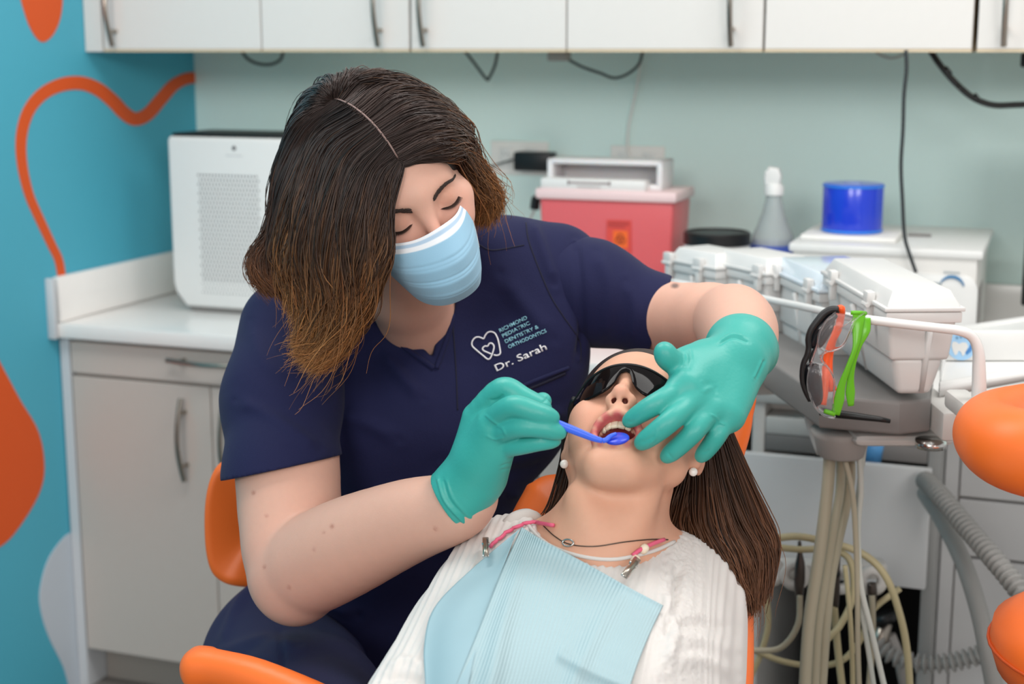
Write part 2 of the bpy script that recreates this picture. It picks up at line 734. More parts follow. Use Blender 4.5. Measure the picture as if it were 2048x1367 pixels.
# ------------------------------------------------------------------ shared materials
M_NAVY = mat('navy_cloth', (25, 28, 64), 0.8, bump=0.25, bscale=900, sheen=0.04, vary=0.06, spec=.25)
M_NAVY2 = mat('navy_seam', (17, 18, 42), 0.8)
M_GLOVE = mat('teal_nitrile', (58, 164, 153), 0.42, bump=0.12, bscale=260, sss=0.05)
M_ORANGE = mat('orange_vinyl', (240, 112, 40), 0.42, bump=0.05, bscale=700)
M_WHITE = mat('white_plastic', (224, 224, 222), 0.35)
M_WHITEMATTE = mat('white_matte', (232, 230, 226), 0.6)
M_LAMIN = mat('white_laminate', (217, 214, 210), 0.5)
M_BASE = mat('grey_beige_laminate', (190, 182, 175), 0.5)
M_SIDE = mat('pale_grey_panel', (200, 204, 208), 0.5)
M_TOE = mat('toe_kick', (150, 143, 136), 0.7)
M_COUNTER = mat('white_counter', (240, 238, 235), 0.2)
M_EDGE = mat('beige_edge', (205, 188, 160), 0.6)
M_STEEL = mat('brushed_nickel', (160, 152, 142), 0.3, metal=1.0)
M_CHROME = mat('chrome', (210, 208, 204), 0.15, metal=1.0)
M_BLACK = mat('black_plastic', (18, 18, 19), 0.4)
M_CABLE = mat('dark_cable', (45, 50, 52), 0.5)
M_GREYP = mat('grey_plastic', (168, 164, 160), 0.5)
M_MIDGREY = mat('mid_grey', (128, 125, 123), 0.6)
M_PANEL = mat('grey_panel', (186, 186, 186), 0.45)
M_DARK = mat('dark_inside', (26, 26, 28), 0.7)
M_HOSE = mat('beige_hose', (176, 168, 146), 0.45)
M_HOSE2 = mat('ivory_hose', (190, 178, 140), 0.45)
M_GHOSE = mat('grey_hose', (152, 151, 148), 0.5)
M_SKIN = mat('skin', (226, 184, 164), 0.52, sss=0.18, attr='Col', vary=0.03, bump=0.05, bscale=500, spec=0.35)
M_HAIR = mat('hair', (50, 35, 28), 0.42, attr='Col', spec=0.35)
# ------------------------------------------------------------------ the room
RA = -0.3532
RO = np.array([-0.857, 4.112, 0.0])
RU = np.array([math.cos(RA), math.sin(RA), 0])      # along the back wall
RN = np.array([math.sin(RA), -math.cos(RA), 0])     # out of the back wall into the room


def RW(u, v, z):
    return RO + RU * u + RN * v + np.array([0, 0, z])


def RP(px, py, v):
    """(u, z) where the view ray meets the plane parallel to the back wall, v metres in front of it"""
    d = np.array(ray(px, py))
    c = np.array([0, 0, CAM_H])
    t = ((RO + RN * v - c) @ RN) / (d @ RN)
    p = c + d * t
    return float((p - RO) @ RU), float(p[2])


def rthing(name, label, cat, u, v, z, group=None, rz=0.0):
    return thing(name, label, cat, tuple(RW(u, v, z)), RA + rz, group)


room = Matrix.LocRotScale(Vector(RO), Matrix.Rotation(RA, 3, 'Z').to_quaternion(), (1, 1, 1))


def struct(name, mb, m, smooth=False):
    o = mb.build(name, m, None, smooth)
    o.matrix_world = room
    o['kind'] = 'structure'
    return o


# local coordinates of structure meshes: x = u, y = -v, z
struct('floor', MB().box(-0.5, 4.5, -5.5, 0.1, -0.05, 0), mat('grey_vinyl_floor', (120, 116, 112), 0.4, vary=0.1, bscale=60))
struct('wall_back', MB().box(-0.1, 4.5, 0, 0.1, 0, 2.8), mat('aqua_wall_paint', (216, 238, 234), 0.7, bump=0.03, bscale=300))

# left wall with its painted mural: teal ground, orange and pale blobs (paint on the wall)
wl = struct('wall_left', MB().box(-0.1, 0, -5.5, 0.1, 0, 2.8), mat('teal_wall_paint', (78, 174, 198), 0.6))


def left_wall_pt(px, py):
    d = np.array(ray(px, py))
    c = np.array([0, 0, CAM_H])
    t = ((RO - c) @ RU) / (d @ RU)
    p = c + d * t
    return float((p - RO) @ RN), float(p[2])      # v, z


def mural(name, px_outline, m, label, closed=True, n=60):
    pl = spline(px_outline + px_outline[:1], n)[:-1]
    pts = [left_wall_pt(x, y) for x, y in pl]
    mb = MB()
    mb.prism([(-v, z) for v, z in pts], 0.0016, 'x', 0.0)
    o = mb.build(name, m)
    o.matrix_world = room
    tag(o, label, 'wall painting')
    return o


M_MORANGE = mat('mural_orange', (222, 88, 30), 0.6)
M_MPALE = mat('mural_pale', (196, 206, 216), 0.6)
mural('mural_drop', [(34, -30), (44, 10), (58, 52), (76, 80), (92, 82), (110, 62), (122, 25), (124, -30), (112, -85), (82, -110), (50, -85)], M_MORANGE,
      'orange painted drop at the top of the teal wall')
mural('mural_blob', [(-60, 640), (-20, 690), (5, 735), (40, 800), (76, 862), (88, 930), (78, 985), (40, 1050), (0, 1092), (-70, 1120), (-150, 1090), (-195, 980), (-190, 840), (-150, 710), (-105, 645)], M_MORANGE,
      'large orange painted blob low on the teal wall at the photo edge')
mural('mural_patch', [(150, 1060), (126, 1075), (95, 1120), (79, 1180), (82, 1225), (98, 1275), (125, 1330), (150, 1395), (200, 1380), (230, 1200)], M_MPALE,
      'pale grey painted patch on the teal wall beside the base cabinet')
line = spline([(393, 155), (370, 158), (345, 172), (320, 200), (295, 228), (270, 238), (248, 226), (225, 202), (195, 178), (160, 166),
               (120, 170), (82, 190), (55, 225), (42, 275), (44, 330), (58, 390), (82, 445), (103, 490), (117, 520), (124, 560)], 90)
wd = np.interp(np.arange(90), [0, 20, 45, 70, 89], [22, 26, 27, 18, 16]) / 2
tn = np.gradient(line, axis=0)
tn /= np.linalg.norm(tn, axis=1)[:, None]
nr = np.c_[-tn[:, 1], tn[:, 0]]
A_ = [left_wall_pt(*p) for p in line + nr * wd[:, None]]
B_ = [left_wall_pt(*p) for p in line - nr * wd[:, None]]
mb = MB()
va = [mb.bm.verts.new((0.0016, -v, z)) for v, z in A_]
vb = [mb.bm.verts.new((0.0016, -v, z)) for v, z in B_]
va0 = [mb.bm.verts.new((0.0, -v, z)) for v, z in A_]
vb0 = [mb.bm.verts.new((0.0, -v, z)) for v, z in B_]
for i in range(len(va) - 1):
    mb.bm.faces.new((va[i], va[i + 1], vb[i + 1], vb[i]))
    mb.bm.faces.new((va[i], va0[i], va0[i + 1], va[i + 1]))
    mb.bm.faces.new((vb[i], vb[i + 1], vb0[i + 1], vb0[i]))
o = mb.build('mural_line', M_MORANGE)
o.matrix_world = room
tag(o, 'winding orange painted line on the teal wall', 'wall painting')

# ------------------------------------------------------------------ upper cabinets
def bar_handle(mb_parent, px, z0, z1, y, x, bow=0.028, r=0.0058, axis='z', name='handle'):
    """an arched bar pull, local coordinates; y = door face"""
    mb = MB()
    pts, rr = [], []
    for i in range(13):
        t = i / 12
        b = y - 0.018 - bow * math.sin(math.pi * t) * 0.8
        q = z0 + (z1 - z0) * t
        pts.append((x, b, q) if axis == 'z' else (q, b, x))
        rr.append(r)
    mb.tube(pts, rr, 10)
    for t in (0.18, 0.82):
        q = z0 + (z1 - z0) * t
        b = y - 0.018 - bow * math.sin(math.pi * t) * 0.8
        if axis == 'z':
            mb.tube([(x, y, q), (x, b, q)], 0.005, 8)
        else:
            mb.tube([(q, y, x), (q, b, x)], 0.005, 8)
    return mb.build(name, M_STEEL, mb_parent)


VU = 0.48      # depth of the wall cabinets
ZU = RP(1000, 104, VU)[1]
print('upper cabinet depth', round(VU, 3), 'z', round(ZU, 3))


def upper(label, edges, handles, doors_extra=None):
    """edges: photo x of the door seams; handles: photo x or None per door"""
    us = [RP(e, 60, VU)[0] for e in edges]
    t = rthing('wall_cabinet', label, 'cabinet', us[0], 0, ZU, 'white wall cabinets above the counter')
    w = us[-1] - us[0]
    hgt = 0.72
    MB().box(0.002, w - 0.002, -VU + 0.021, 0, 0.0, hgt).build('carcass', M_EDGE, t)
    for i, h in enumerate(handles):
        a, b = us[i] - us[0] + 0.0016, us[i + 1] - us[0] - 0.0016
        mb = MB().box(a, b, -VU, -VU + 0.019, 0.006, hgt, 0.0012, 1)
        d = mb.build('door', M_LAMIN, t)
        MB().box(a, b, -VU, -VU + 0.019, 0.0, 0.0058).build('edge_band', M_EDGE, d)
        if h:
            hx = RP(h, 60, VU)[0] - us[0]
            z1 = RP(h, 92, VU + 0.03)[1] - ZU
            bar_handle(d, 0, z1, z1 + 0.19, -VU, hx)
    return t


u0 = RP(205, 60, VU)[0]
t = rthing('filler_panel', 'narrow white filler strip between teal wall and first wall cabinet', 'panel', 0.001, 0, ZU)
MB().box(0, u0 - 0.004, -VU, 0, 0, 0.72, 0.001, 1).build('panel', M_LAMIN, t)
upper('white wall cabinet nearest the teal wall, two doors with bar handles', [205, 522, 819], [232, 762])
upper('white wall cabinet above the red sharps container, two doors with bar handles', [821, 1133, 1527], [852, 1466])
upper('white wall cabinet above the blue roll, one wide door without visible handle', [1529, 1947], [None])
upper('white wall cabinet at the right photo edge, bar handle near its left seam', [1954, 2290], [2010])

# ------------------------------------------------------------------ base cabinets and counter
VB = 0.67
ZC = 0.923
uL = 0.0
cab_r = RP(860, 900, VB - 0.02)[0]
mb = MB()
mb.box(0.002, 4.3, -VB, -0.001, ZC - 0.035, ZC, 0.004)
mb.box(0.024, 4.3, -0.02, -0.001, ZC, ZC + 0.11, 0.004)
ct = mb.build('worktop', M_COUNTER)
ct.matrix_world = room
tag(ct, 'long white worktop with low backsplash under the wall cabinets', 'worktop')
mb = MB()
mb.box(0.002, 0.022, -VB + 0.012, -0.002, ZC + 0.001, ZC + 0.108, 0.003)
sp = mb.build('side_splash', M_COUNTER)
sp.matrix_world = room
tag(sp, 'white side splash board along the teal wall behind the air purifier', 'splash board')
MB().box(0.0, 0.022, -VB - 0.013, -VB - 0.001, ZC - 0.036, ZC + 0.108, 0.002).build('end_cap', M_SIDE, sp)


def base_cab(label, u0, u1, build, group='grey base cabinets'):
    t = rthing('base_cabinet', label, 'cabinet', u0, 0, 0, group)
    w = u1 - u0
    MB().box(0.001, w - 0.001, -VB + 0.045, -0.001, 0.10, ZC - 0.036).build('carcass', M_BASE, t)
    MB().box(0.001, w - 0.001, -VB + 0.10, -0.03, 0.0, 0.10).build('toe_kick', M_TOE, t)
    build(t, w)
    return t


DF = -VB + 0.025     # door face (local y)
uS = RP(146, 800, VB - 0.025)[0]
sp = rthing('end_filler', 'pale grey end panel between teal wall and base cabinet', 'panel', 0.003, 0, 0)
MB().box(0, uS - 0.006, DF, -0.001, 0, ZC - 0.036, 0.001, 1).build('panel', M_SIDE, sp)
zA = RP(250, 757, VB - 0.025)[1]
uD = RP(425, 900, VB - 0.025)[0]
uE = uS + 2 * (uD - uS)


def left_fronts(t, w):
    d = MB().box(0.001, w - 0.001, DF, DF + 0.019, zA + 0.004, ZC - 0.046, 0.0015, 1).build('drawer', M_BASE, t)
    hx = RP(330, 722, VB)[0] - uS
    bar_handle(d, 0, hx, w - hx, DF, RP(400, 727, VB)[1], axis='x', bow=0.022)
    for k in range(2):
        a = (uD - uS) * k + 0.0015
        dd = MB().box(a, a + (uD - uS) - 0.003, DF, DF + 0.019, 0.105, zA - 0.004, 0.0015, 1).build('door', M_BASE, t)
        hx = (RP(361, 880, VB)[0] - uS) if k == 0 else (RP(446, 880, VB)[0] - uS)
        z0, z1 = RP(361, 962, VB)[1], RP(361, 798, VB)[1]
        bar_handle(dd, 0, z0, z1, DF, hx)


base_cab('grey beige base cabinet beside the teal wall, drawer above two doors', uS, uE, left_fronts)
uF0 = RP(1890, 900, VB)[0]
wm = (uF0 - uE) / 3


def plain_fronts(t, w):
    d = MB().box(0.002, w - 0.002, DF, DF + 0.019, zA + 0.004, ZC - 0.046, 0.0015, 1).build('drawer', M_BASE, t)
    bar_handle(d, 0, w * .25, w * .75, DF, ZC - 0.11, axis='x', bow=0.022)
    for k in range(2):
        dd = MB().box(0.002 + k * w / 2, w / 2 - 0.002 + k * w / 2, DF, DF + 0.019, 0.105, zA - 0.004, 0.0015, 1).build('door', M_BASE, t)
        bar_handle(dd, 0, 0.5, 0.68, DF, w / 2 + (-.04 if k == 0 else .04))


base_cab('grey beige base cabinet glimpsed behind dentist and patient', uE + 0.002, uE + wm, plain_fronts)
base_cab('grey beige base cabinet behind the white storage boxes', uE + wm + 0.002, uE + 2 * wm, plain_fronts)
zd = [ZC - 0.046, RP(1970, 1007, VB)[1], RP(1970, 1126, VB)[1], RP(1970, 1338, VB)[1], 0.105]


def drawer_fronts(t, w):
    zz = [z for z in zd if z > 0.104]
    for a, b in zip(zz, zz[1:]):
        if a - b < 0.02:
            continue
        MB().box(0.03, w - 0.002, DF, DF + 0.019, b + 0.003, a - 0.003, 0.0015, 1).build('drawer', M_PANEL, t)
    MB().box(0.001, 0.027, DF, DF + 0.03, 0.0, ZC - 0.04, 0.001, 1).build('stile', M_PANEL, t)


base_cab('grey drawer stack behind the orange stool at the right', uF0, 3.6, drawer_fronts)

# ------------------------------------------------------------------ things on the counter
def counter_pt(px, py, z=ZC):
    """(u, v) on the counter seen at photo point"""
    d = np.array(ray(px, py))
    t = (z - CAM_H) / d[2]
    p = np.array([0, 0, CAM_H]) + d * t
    return float((p - RO) @ RU), float((p - RO) @ RN)


# air purifier
u_, v_ = counter_pt(362, 612)
v_ = 0.42
u_ = RP(345, 600, v_)[0] + 0.004
zt = RP(345, 270, v_)[1]
pw = RP(590, 600, v_)[0] - u_
pd = 0.20
ap = rthing('air_purifier', 'white air purifier with perforated front standing on the left counter', 'air purifier', u_, v_, ZC + 0.001)
ph = zt - ZC


def rrect(w, d, r, n=6):
    out = []
    for cx, cy, a0 in ((w - r, -r, 0), (w - r, -d + r, -90), (r, -d + r, -180), (r, -r, -270)):
        for i in range(n + 1):
            a = math.radians(a0 - 90 * i / n) + math.pi / 2
            out.append((cx + r * math.cos(a), cy + r * math.sin(a)))
    return out


# body: profile with chamfered lower corners (front is local y = 0, depth behind is +y)
mb = MB()
ch = 0.035
mb.prism([(ch, 0.012), (pw - ch, 0.012), (pw - 0.006, 0.012 + ch), (pw, 0.07), (pw, ph - 0.012), (pw - 0.006, ph - 0.004), (0.006, ph - 0.004), (0, ph - 0.012), (0, 0.07), (0.006, 0.012 + ch)], pd, 'y', 0.0, 0.008)
mb.build('housing', M_WHITE, ap)
MB().prism([(ch + .01, 0.0), (pw - ch - .01, 0.0), (pw - ch, 0.014), (ch, 0.014)], pd - .02, 'y', 0.01).build('foot', M_MIDGREY, ap)
MB().box(0.008, pw - 0.008, 0.01, pd - 0.01, ph - 0.006, ph + 0.004, 0.003).build('top_panel', M_BLACK, ap)
zb0, zb1 = RP(410, 585, v_)[1] - ZC, RP(410, 338, v_)[1] - ZC
x0_ = RP(403, 500, v_)[0] - u_
mb = MB()
sp_ = 0.0088
nx = int((pw - 2 * x0_) / sp_)
nz = int((zb1 - zb0) / (sp_ * 1.25))
for j in range(nz):
    for i in range(nx):
        x = x0_ + i * sp_ + (sp_ / 2 if j % 2 else 0)
        z = zb0 + j * sp_ * 1.25
        k = 0.0027 if j > 2 else 0.0017
        vs = [mb.bm.verts.new((x + k * math.cos(a), -0.0006, z + k * 1.1 * math.sin(a))) for a in np.linspace(0, 2 * math.pi, 7)[:-1]]
        mb.bm.faces.new(vs)
g = mb.build('air_grille', mat('grille_hole', (92, 92, 96), 0.7), ap)
g['kind'] = 'stuff'
lx, lz = RP(468, 297, v_)[0] - u_, RP(468, 297, v_)[1] - ZC
mb = MB()
for a in range(5):
    an = a * 2 * math.pi / 5 + math.pi / 2
    mb.lathe([(0, 0), (0.0026, 0), (0.0026, 0.0006), (0, 0.0006)], 10, mtx=Matrix.Translation((lx + 0.0034 * math.cos(an), 0.0, lz + 0.0034 * math.sin(an))) @ Matrix.Rotation(math.pi / 2, 4, 'X'))
mb.build('emblem', mat('dark_grey_print', (80, 80, 86), 0.6), ap)
mb = MB()
for i, w_ in enumerate((.004, .003, .004, .002, .004, .003, .004, .004)):
    mb.box(lx - 0.022 + i * 0.0056, lx - 0.022 + i * 0.0056 + w_, -0.0005, 0.0002, lz - 0.019, lz - 0.0165)
mb.build('maker_mark', mat('light_grey_print', (178, 178, 182), 0.6), ap)
mb = MB()
mb.box(-0.001, 0.0004, 0.05, 0.11, ph - 0.075, ph - 0.045)
mb.build('side_recess', mat('recess_grey', (200, 205, 212), 0.6), ap)

# red sharps container
v_ = 0.36
ua, ub = RP(1078, 500, v_)[0], RP(1345, 500, v_)[0]
zt = RP(1200, 400, v_)[1]
sc = rthing('sharps_container', 'red translucent sharps container with white lid on the counter', 'sharps container', ua, v_, ZC + 0.001)
w = ub - ua
h = zt - ZC
M_RED = mat('red_translucent', (216, 100, 104), 0.3, sss=0.2, sssr=(1, .2, .2), sscale=0.02)
M_CLEARW = mat('frosted_clear', (236, 233, 234), 0.3, trans=0.12, sss=.2, sscale=.02)
MB().frustum((0.012, w - 0.012, 0.012, 0.15), (0, w, 0, 0.16), 0.0, h, 0.008).build('bin', M_RED, sc)
MB().box(-0.008, w + 0.008, -0.008, 0.168, h - 0.002, h + 0.022, 0.006).build('lid_rim', mat('pink_white_plastic', (232, 205, 205), 0.35), sc)
z2 = RP(1200, 322, v_)[1] - ZC
lw0, lw1 = RP(1085, 350, v_)[0] - ua, RP(1318, 350, v_)[0] - ua
mb = MB()
mb.box(lw0, lw1, 0.03, 0.06, h + 0.02, h + 0.034, 0.004)
mb.box(lw0, lw0 + 0.014, 0.03, 0.13, h + 0.02, z2, 0.004)
mb.box(lw1 - 0.014, lw1, 0.03, 0.13, h + 0.02, z2, 0.004)
mb.box(lw0, lw1, 0.03, 0.13, z2 - 0.012, z2, 0.004)
mb.box(lw0 + 0.01, lw1 - 0.01, 0.118, 0.126, h + 0.02, z2 - 0.005, 0.002)
mb.build('drop_hood', M_CLEARW, sc)
tr = MB().box(lw0 - 0.006, lw1 - 0.03, 0.0, 0.05, h + 0.02, h + 0.045, 0.006).build('tray', M_WHITE, sc)
mb = MB()
xs = RP(1135, 365, v_)[0] - ua
mb.box(xs, xs + 0.1, -0.0007, 0.0003, h + 0.034, h + 0.0385)
mb.box(xs, xs + 0.004, -0.0007, 0.0003, h + 0.031, h + 0.041)
mb.box(xs + 0.096, xs + 0.1, -0.0007, 0.0003, h + 0.031, h + 0.041)
mb.box(xs + 0.022, xs + 0.078, -0.0007, 0.0003, h + 0.0265, h + 0.0285)
mb.build('printed_syringe_mark', mat('mark_grey', (150, 135, 135), 0.6), tr)
mb = MB()
lx0, lx1 = RP(1213, 470, v_)[0] - ua, RP(1262, 470, v_)[0] - ua
lz0, lz1 = RP(1213, 505, v_)[1] - ZC, RP(1213, 440, v_)[1] - ZC
mb.box(lx0, lx1, 0.0, 0.004, lz0, lz1)
lab = mb.build('warning_label', mat('label_red', (214, 74, 66), 0.5), sc)
mb = MB()
cx, cz = (lx0 + lx1) / 2 + .004, (lz0 + lz1) / 2 - 0.006
mb.box(cx - 0.017, cx + 0.017, -0.0006, 0.0, cz - 0.019, cz + 0.019)
mb.build('orange_square', mat('label_orange', (236, 104, 40), 0.5), lab)
mb = MB()
for k in range(3):
    an = math.pi / 2 + k * 2 * math.pi / 3
    c = Vector((cx + 0.0055 * math.cos(an), -0.001, cz + 0.0055 * math.sin(an)))
    pts = []
    for i in range(11):
        b = an + math.radians(-130 + 26 * i)
        b = an + math.pi + math.radians(40) + (2 * math.pi - math.radians(80)) * i / 10
        pts.append(c + Vector((0.0062 * math.cos(b), 0, 0.0062 * math.sin(b))))
    mb.tube(pts, 0.0012, 5)
mb.tube([Vector((cx + 0.0035 * math.cos(a), -0.001, cz + 0.0035 * math.sin(a))) for a in np.linspace(0, 2 * math.pi, 13)[:-1]], 0.0008, 5, closed=True)
mb.build('biohazard_symbol', mat('label_dark', (120, 40, 30), 0.6), lab)
mb = MB()
for k in range(3):
    mb.box(lx0 + .003, lx1 - .004 - .01 * (k == 2), -0.0006, 0.0, lz1 - 0.006 - k * 0.005, lz1 - 0.0035 - k * 0.005)
mb.build('label_print', mat('label_print', (170, 60, 60), 0.6), lab)

# wall outlets, adapter and small cables
def outlet(px0, px1, py0, py1, label):
    a, z1 = RP(px0, py0, 0.006)
    b, z0 = RP(px1, py1, 0.006)
    t = rthing('wall_outlet', label, 'outlet', a, 0.0005, z0, 'outlet plates on the aqua wall')
    MB().box(0, b - a, -0.007, 0, 0, z1 - z0, 0.003).build('cover_plate', M_WHITEMATTE, t)
    for k in range(2):
        x = (b - a) * (0.27 + 0.46 * k)
        s = MB().box(x - 0.017, x + 0.017, -0.009, -0.006, (z1 - z0) * .2, (z1 - z0) * .8, 0.003).build('socket', M_WHITE, t)
        mb = MB()
        for q in (.36, .64):
            mb.box(x - 0.007, x - 0.005, -0.0095, -0.0085, (z1 - z0) * q - .004, (z1 - z0) * q + .004)
            mb.box(x + 0.005, x + 0.007, -0.0095, -0.0085, (z1 - z0) * q - .004, (z1 - z0) * q + .004)
        mb.build('slots', M_MIDGREY, s)
    return t


outlet(981, 1096, 281, 352, 'white outlet plate holding the black power adapter')
outlet(1221, 1328, 290, 362, 'white outlet plate above the sharps container, no adapter')
a, z1 = RP(1029, 303, 0.05)
b, z0 = RP(1104, 343, 0.05)
t = rthing('power_adapter', 'black power adapter plugged into the wall outlet', 'adapter', a, 0.0105, z0)
MB().box(0, b - a, -0.05, -0.002, 0, z1 - z0, 0.005).build('housing', M_BLACK, t)
p = [RW(*((RP(x, y, 0.03)[0], 0.03, RP(x, y, 0.03)[1]))) for x, y in ((1031, 318), (1005, 325), (980, 334), (960, 350), (955, 380))]
MB().tube(spline(p, 16), 0.0022, 6).build('lead', M_CABLE, t, world_coords=True)
v_ = 0.3
t = rthing('plug_switch', 'small black plug hanging left of the red sharps container', 'plug', 0, 0, 0)
p = [RW(*((RP(x, y, v_)[0], v_, RP(x, y, v_)[1]))) for x, y in ((1078, 382), (1072, 398), (1069, 418))]
MB().tube(spline(p, 10), [0.006] * 4 + [.011] * 6, 8).build('body', M_BLACK, t, world_coords=True)
p = [RW(*((RP(x, y, v_)[0], v_, RP(x, y, v_)[1]))) for x, y in ((1069, 418), (1064, 430), (1057, 445), (1050, 470))]
MB().tube(spline(p, 10), 0.0025, 6).build('lead', M_GREYP, t, world_coords=True)


def wall_cable(name, label, px, v, r, m, n=30):
    p = [RW(RP(x, y, v)[0], v, RP(x, y, v)[1]) for x, y in px]
    o = MB().tube(spline(p, n), r, 7).build(name, m, None, True)
    tag(o, label, 'cable')
    return o


wall_cable('cable', 'grey cable loop hanging under wall cabinet above the purifier', [(482, 100), (495, 117), (515, 127), (540, 129), (560, 120), (566, 104)], 0.10, 0.004, M_CABLE)
wall_cable('cable', 'grey pointed cable loop above the dentist, under the wall cabinet', [(928, 100), (950, 128), (972, 157), (978, 156), (990, 130), (995, 103)], 0.10, 0.0036, M_CABLE)
cb = wall_cable('cable', 'grey cable with small white connector under the middle wall cabinet', [(1138, 120), (1165, 134), (1200, 146), (1228, 156), (1255, 148), (1278, 128), (1286, 100)], 0.10, 0.0034, M_CABLE)
a, z1 = RP(1102, 102, .1)
b, z0 = RP(1140, 122, .1)
MB().box(a, b, -0.13, -0.09, z0, ZU, 0.003).build('connector', M_GREYP, cb).matrix_world = room
wall_cable('cable', 'thin white cable running down the wall to the outlet plate', [(1284, 100), (1276, 160), (1266, 210), (1258, 250), (1255, 292), (1258, 318)], 0.012, 0.003, M_WHITEMATTE)
wall_cable('cable', 'pale thin cable loop just under the wall cabinet above the blue roll', [(1745, 100), (1765, 112), (1785, 116), (1806, 110), (1814, 102)], 0.10, 0.0025, M_GREYP)
v1_ = 0.28
wall_cable('cable', 'long dark cable hanging from wall cabinet down to the white machine', [(1812, 100), (1813, 140), (1808, 190), (1806, 260), (1802, 330), (1805, 400), (1809, 470), (1818, 505), (1832, 545)], 0.52, 0.0038, M_CABLE, 50)
cb = wall_cable('cable', 'thick black cable bundle sagging towards the monitor', [(1858, 98), (1880, 130), (1910, 165), (1945, 195), (1985, 210), (2030, 210), (2070, 208)], 0.32, 0.0065, M_BLACK, 40)
mb = MB()
for x, y in ((1896, 141), (1954, 195), (1920, 176)):
    u_, z_ = RP(x, y, 0.32)
    mb.lathe([(0, -.004), (.0095, -.004), (.0095, .004), (0, .004)], 10, mtx=Matrix.Translation((u_, -0.32, z_)) @ Matrix.Rotation(math.radians(50), 4, 'Y'))
mb.build('cable_ties', M_BLACK, cb).matrix_world = room

# monitor at the right edge
v_ = 0.34
a, z0 = RP(2041, 612, v_)
_, z1 = RP(2041, 262, v_)
t = rthing('monitor', 'black monitor cut by the right photo edge', 'monitor', a, v_, z0)
MB().box(0, 0.5, 0.0, 0.03, 0, z1 - z0, 0.006).build('screen', M_BLACK, t)
MB().box(0.2, 0.26, 0.03, 0.06, -0.1, 0.2, 0.004).build('stand', M_BLACK, t)
MB().box(0.13, 0.33, -0.03, 0.11, ZC - z0 + 0.001, ZC - z0 + .014, 0.003).build('base', M_BLACK, t)
MB().box(0.2, 0.26, 0.03, 0.06, ZC - z0 + .012, -0.08, 0.004).build('stand_foot', M_BLACK, t)
a, z0 = RP(2040, 135, v_)
t = rthing('cable_box', 'small black box under the wall cabinet at the right photo edge', 'box', a, v_, z0)
MB().box(0, 0.12, 0.0, 0.05, 0, ZU - z0 - 0.001, 0.005).build('housing', M_BLACK, t)

# jar with black lid
v_ = 0.40
ua, ub = RP(1368, 500, v_)[0], RP(1500, 500, v_)[0]
zt = RP(1434, 463, v_)[1]
r_ = (ub - ua) / 2
j = rthing('jar', 'white round jar with black screw lid beside the sharps container', 'jar', (ua + ub) / 2, v_, ZC + 0.001)
hj = zt - ZC
MB().lathe([(0, 0), (r_ * .96, 0), (r_ * .98, .004), (r_ * .98, hj - .03), (r_ * .9, hj - .024), (0, hj - .024)], 40).build('body', M_WHITE, j, True)
MB().lathe([(0, hj - .026), (r_, hj - .026), (r_ * 1.0, hj - .004), (r_ * .95, hj), (r_ * .88, hj), (r_ * .85, hj - .003), (0, hj - .003)], 40).build('lid', M_BLACK, j)

# spray bottle
v_ = 0.33
uc = RP(1545, 480, v_)[0]
zz = lambda y: RP(1545, y, v_)[1] - ZC
pxm = RP(1645, 480, v_)[0] - uc
pxm /= 100.0
b = rthing('spray_bottle', 'clear spray bottle with white trigger head behind the boxes', 'spray bottle', uc, v_, ZC + 0.001)
M_CLEAR = mat('cloudy_bottle', (205, 212, 212), 0.2, trans=0.55, ior=1.2)
R = 44 * pxm
MB().lathe([(0, 0), (R, 0), (R, zz(500)), (R * .92, zz(470)), (R * .7, zz(450)), (R * .5, zz(425)), (R * .38, zz(400)), (R * .36, zz(388)), (0, zz(388))], 28).build('bottle', M_CLEAR, b, True)
MB().lathe([(R + .0006, .01), (R + .0006, zz(488)), (R - .002, zz(488)), (R - .002, .01)], 28).build('blue_label', mat('label_blue', (60, 82, 160), 0.5), b, True)
MB().lathe([(0, zz(390)), (R * .44, zz(390)), (R * .44, zz(375)), (R * .36, zz(368)), (0, zz(368))], 20).build('collar', M_WHITE, b)
mb = MB()
mb.prism([(-20 * pxm, zz(352)), (-18 * pxm, zz(372)), (12 * pxm, zz(372)), (14 * pxm, zz(350)), (8 * pxm, zz(336)), (-12 * pxm, zz(334)), (-14 * pxm, zz(345))], 0.024, 'y', -0.012, 0.004)
hd = mb.build('trigger_head', M_WHITE, b)

# white machine (small sterilizer) with the blue roll on top
v_ = 0.50
ua, zt = RP(1577, 492, v_)
ub = RP(1967, 505, v_)[0]
st = rthing('countertop_machine', 'white boxy countertop machine with oval front panel under the blue roll', 'sterilizer', ua, v_, ZC + 0.001)
w, h, dpt = ub - ua, zt - ZC, 0.40
MB().box(0.008, w - 0.01, 0.006, dpt, 0.0, h - 0.008, 0.004).build('housing', mat('machine_body', (214, 212, 208), 0.4), st)
MB().box(0, w, 0, dpt + .01, h - 0.012, h + 0.006, 0.005).build('top_plate', M_WHITE, st)
x0_, z0_ = RP(1780, 545, v_)
x1_, z1_ = RP(1952, 640, v_)
fp = MB().prism([(p[0] + x0_ - ua, p[1] + z0_ - ZC) for p in rrect(x1_ - x0_, 0.13, 0.03)], 0.006, 'y', 0.0, 0.002).build('front_panel', M_WHITE, st)
mb = MB()
cx, cz = RP(1903, 578, v_)
mb.tube([(cx - ua + 0.024 * math.cos(a), -0.001, cz - ZC + 0.024 * math.sin(a)) for a in np.linspace(math.radians(15), math.radians(150), 12)], [0.0015 + .002 * math.sin(i / 11 * math.pi) for i in range(12)], 6)
mb.build('blue_swoosh', mat('swoosh_blue', (60, 120, 165), 0.5), fp)
mb = MB()
for i in range(5):
    mb.box(cx - ua - .016 + i * .0065, cx - ua - .012 + i * .0065, -0.0008, 0.001, cz - ZC + .03, cz - ZC + .034)
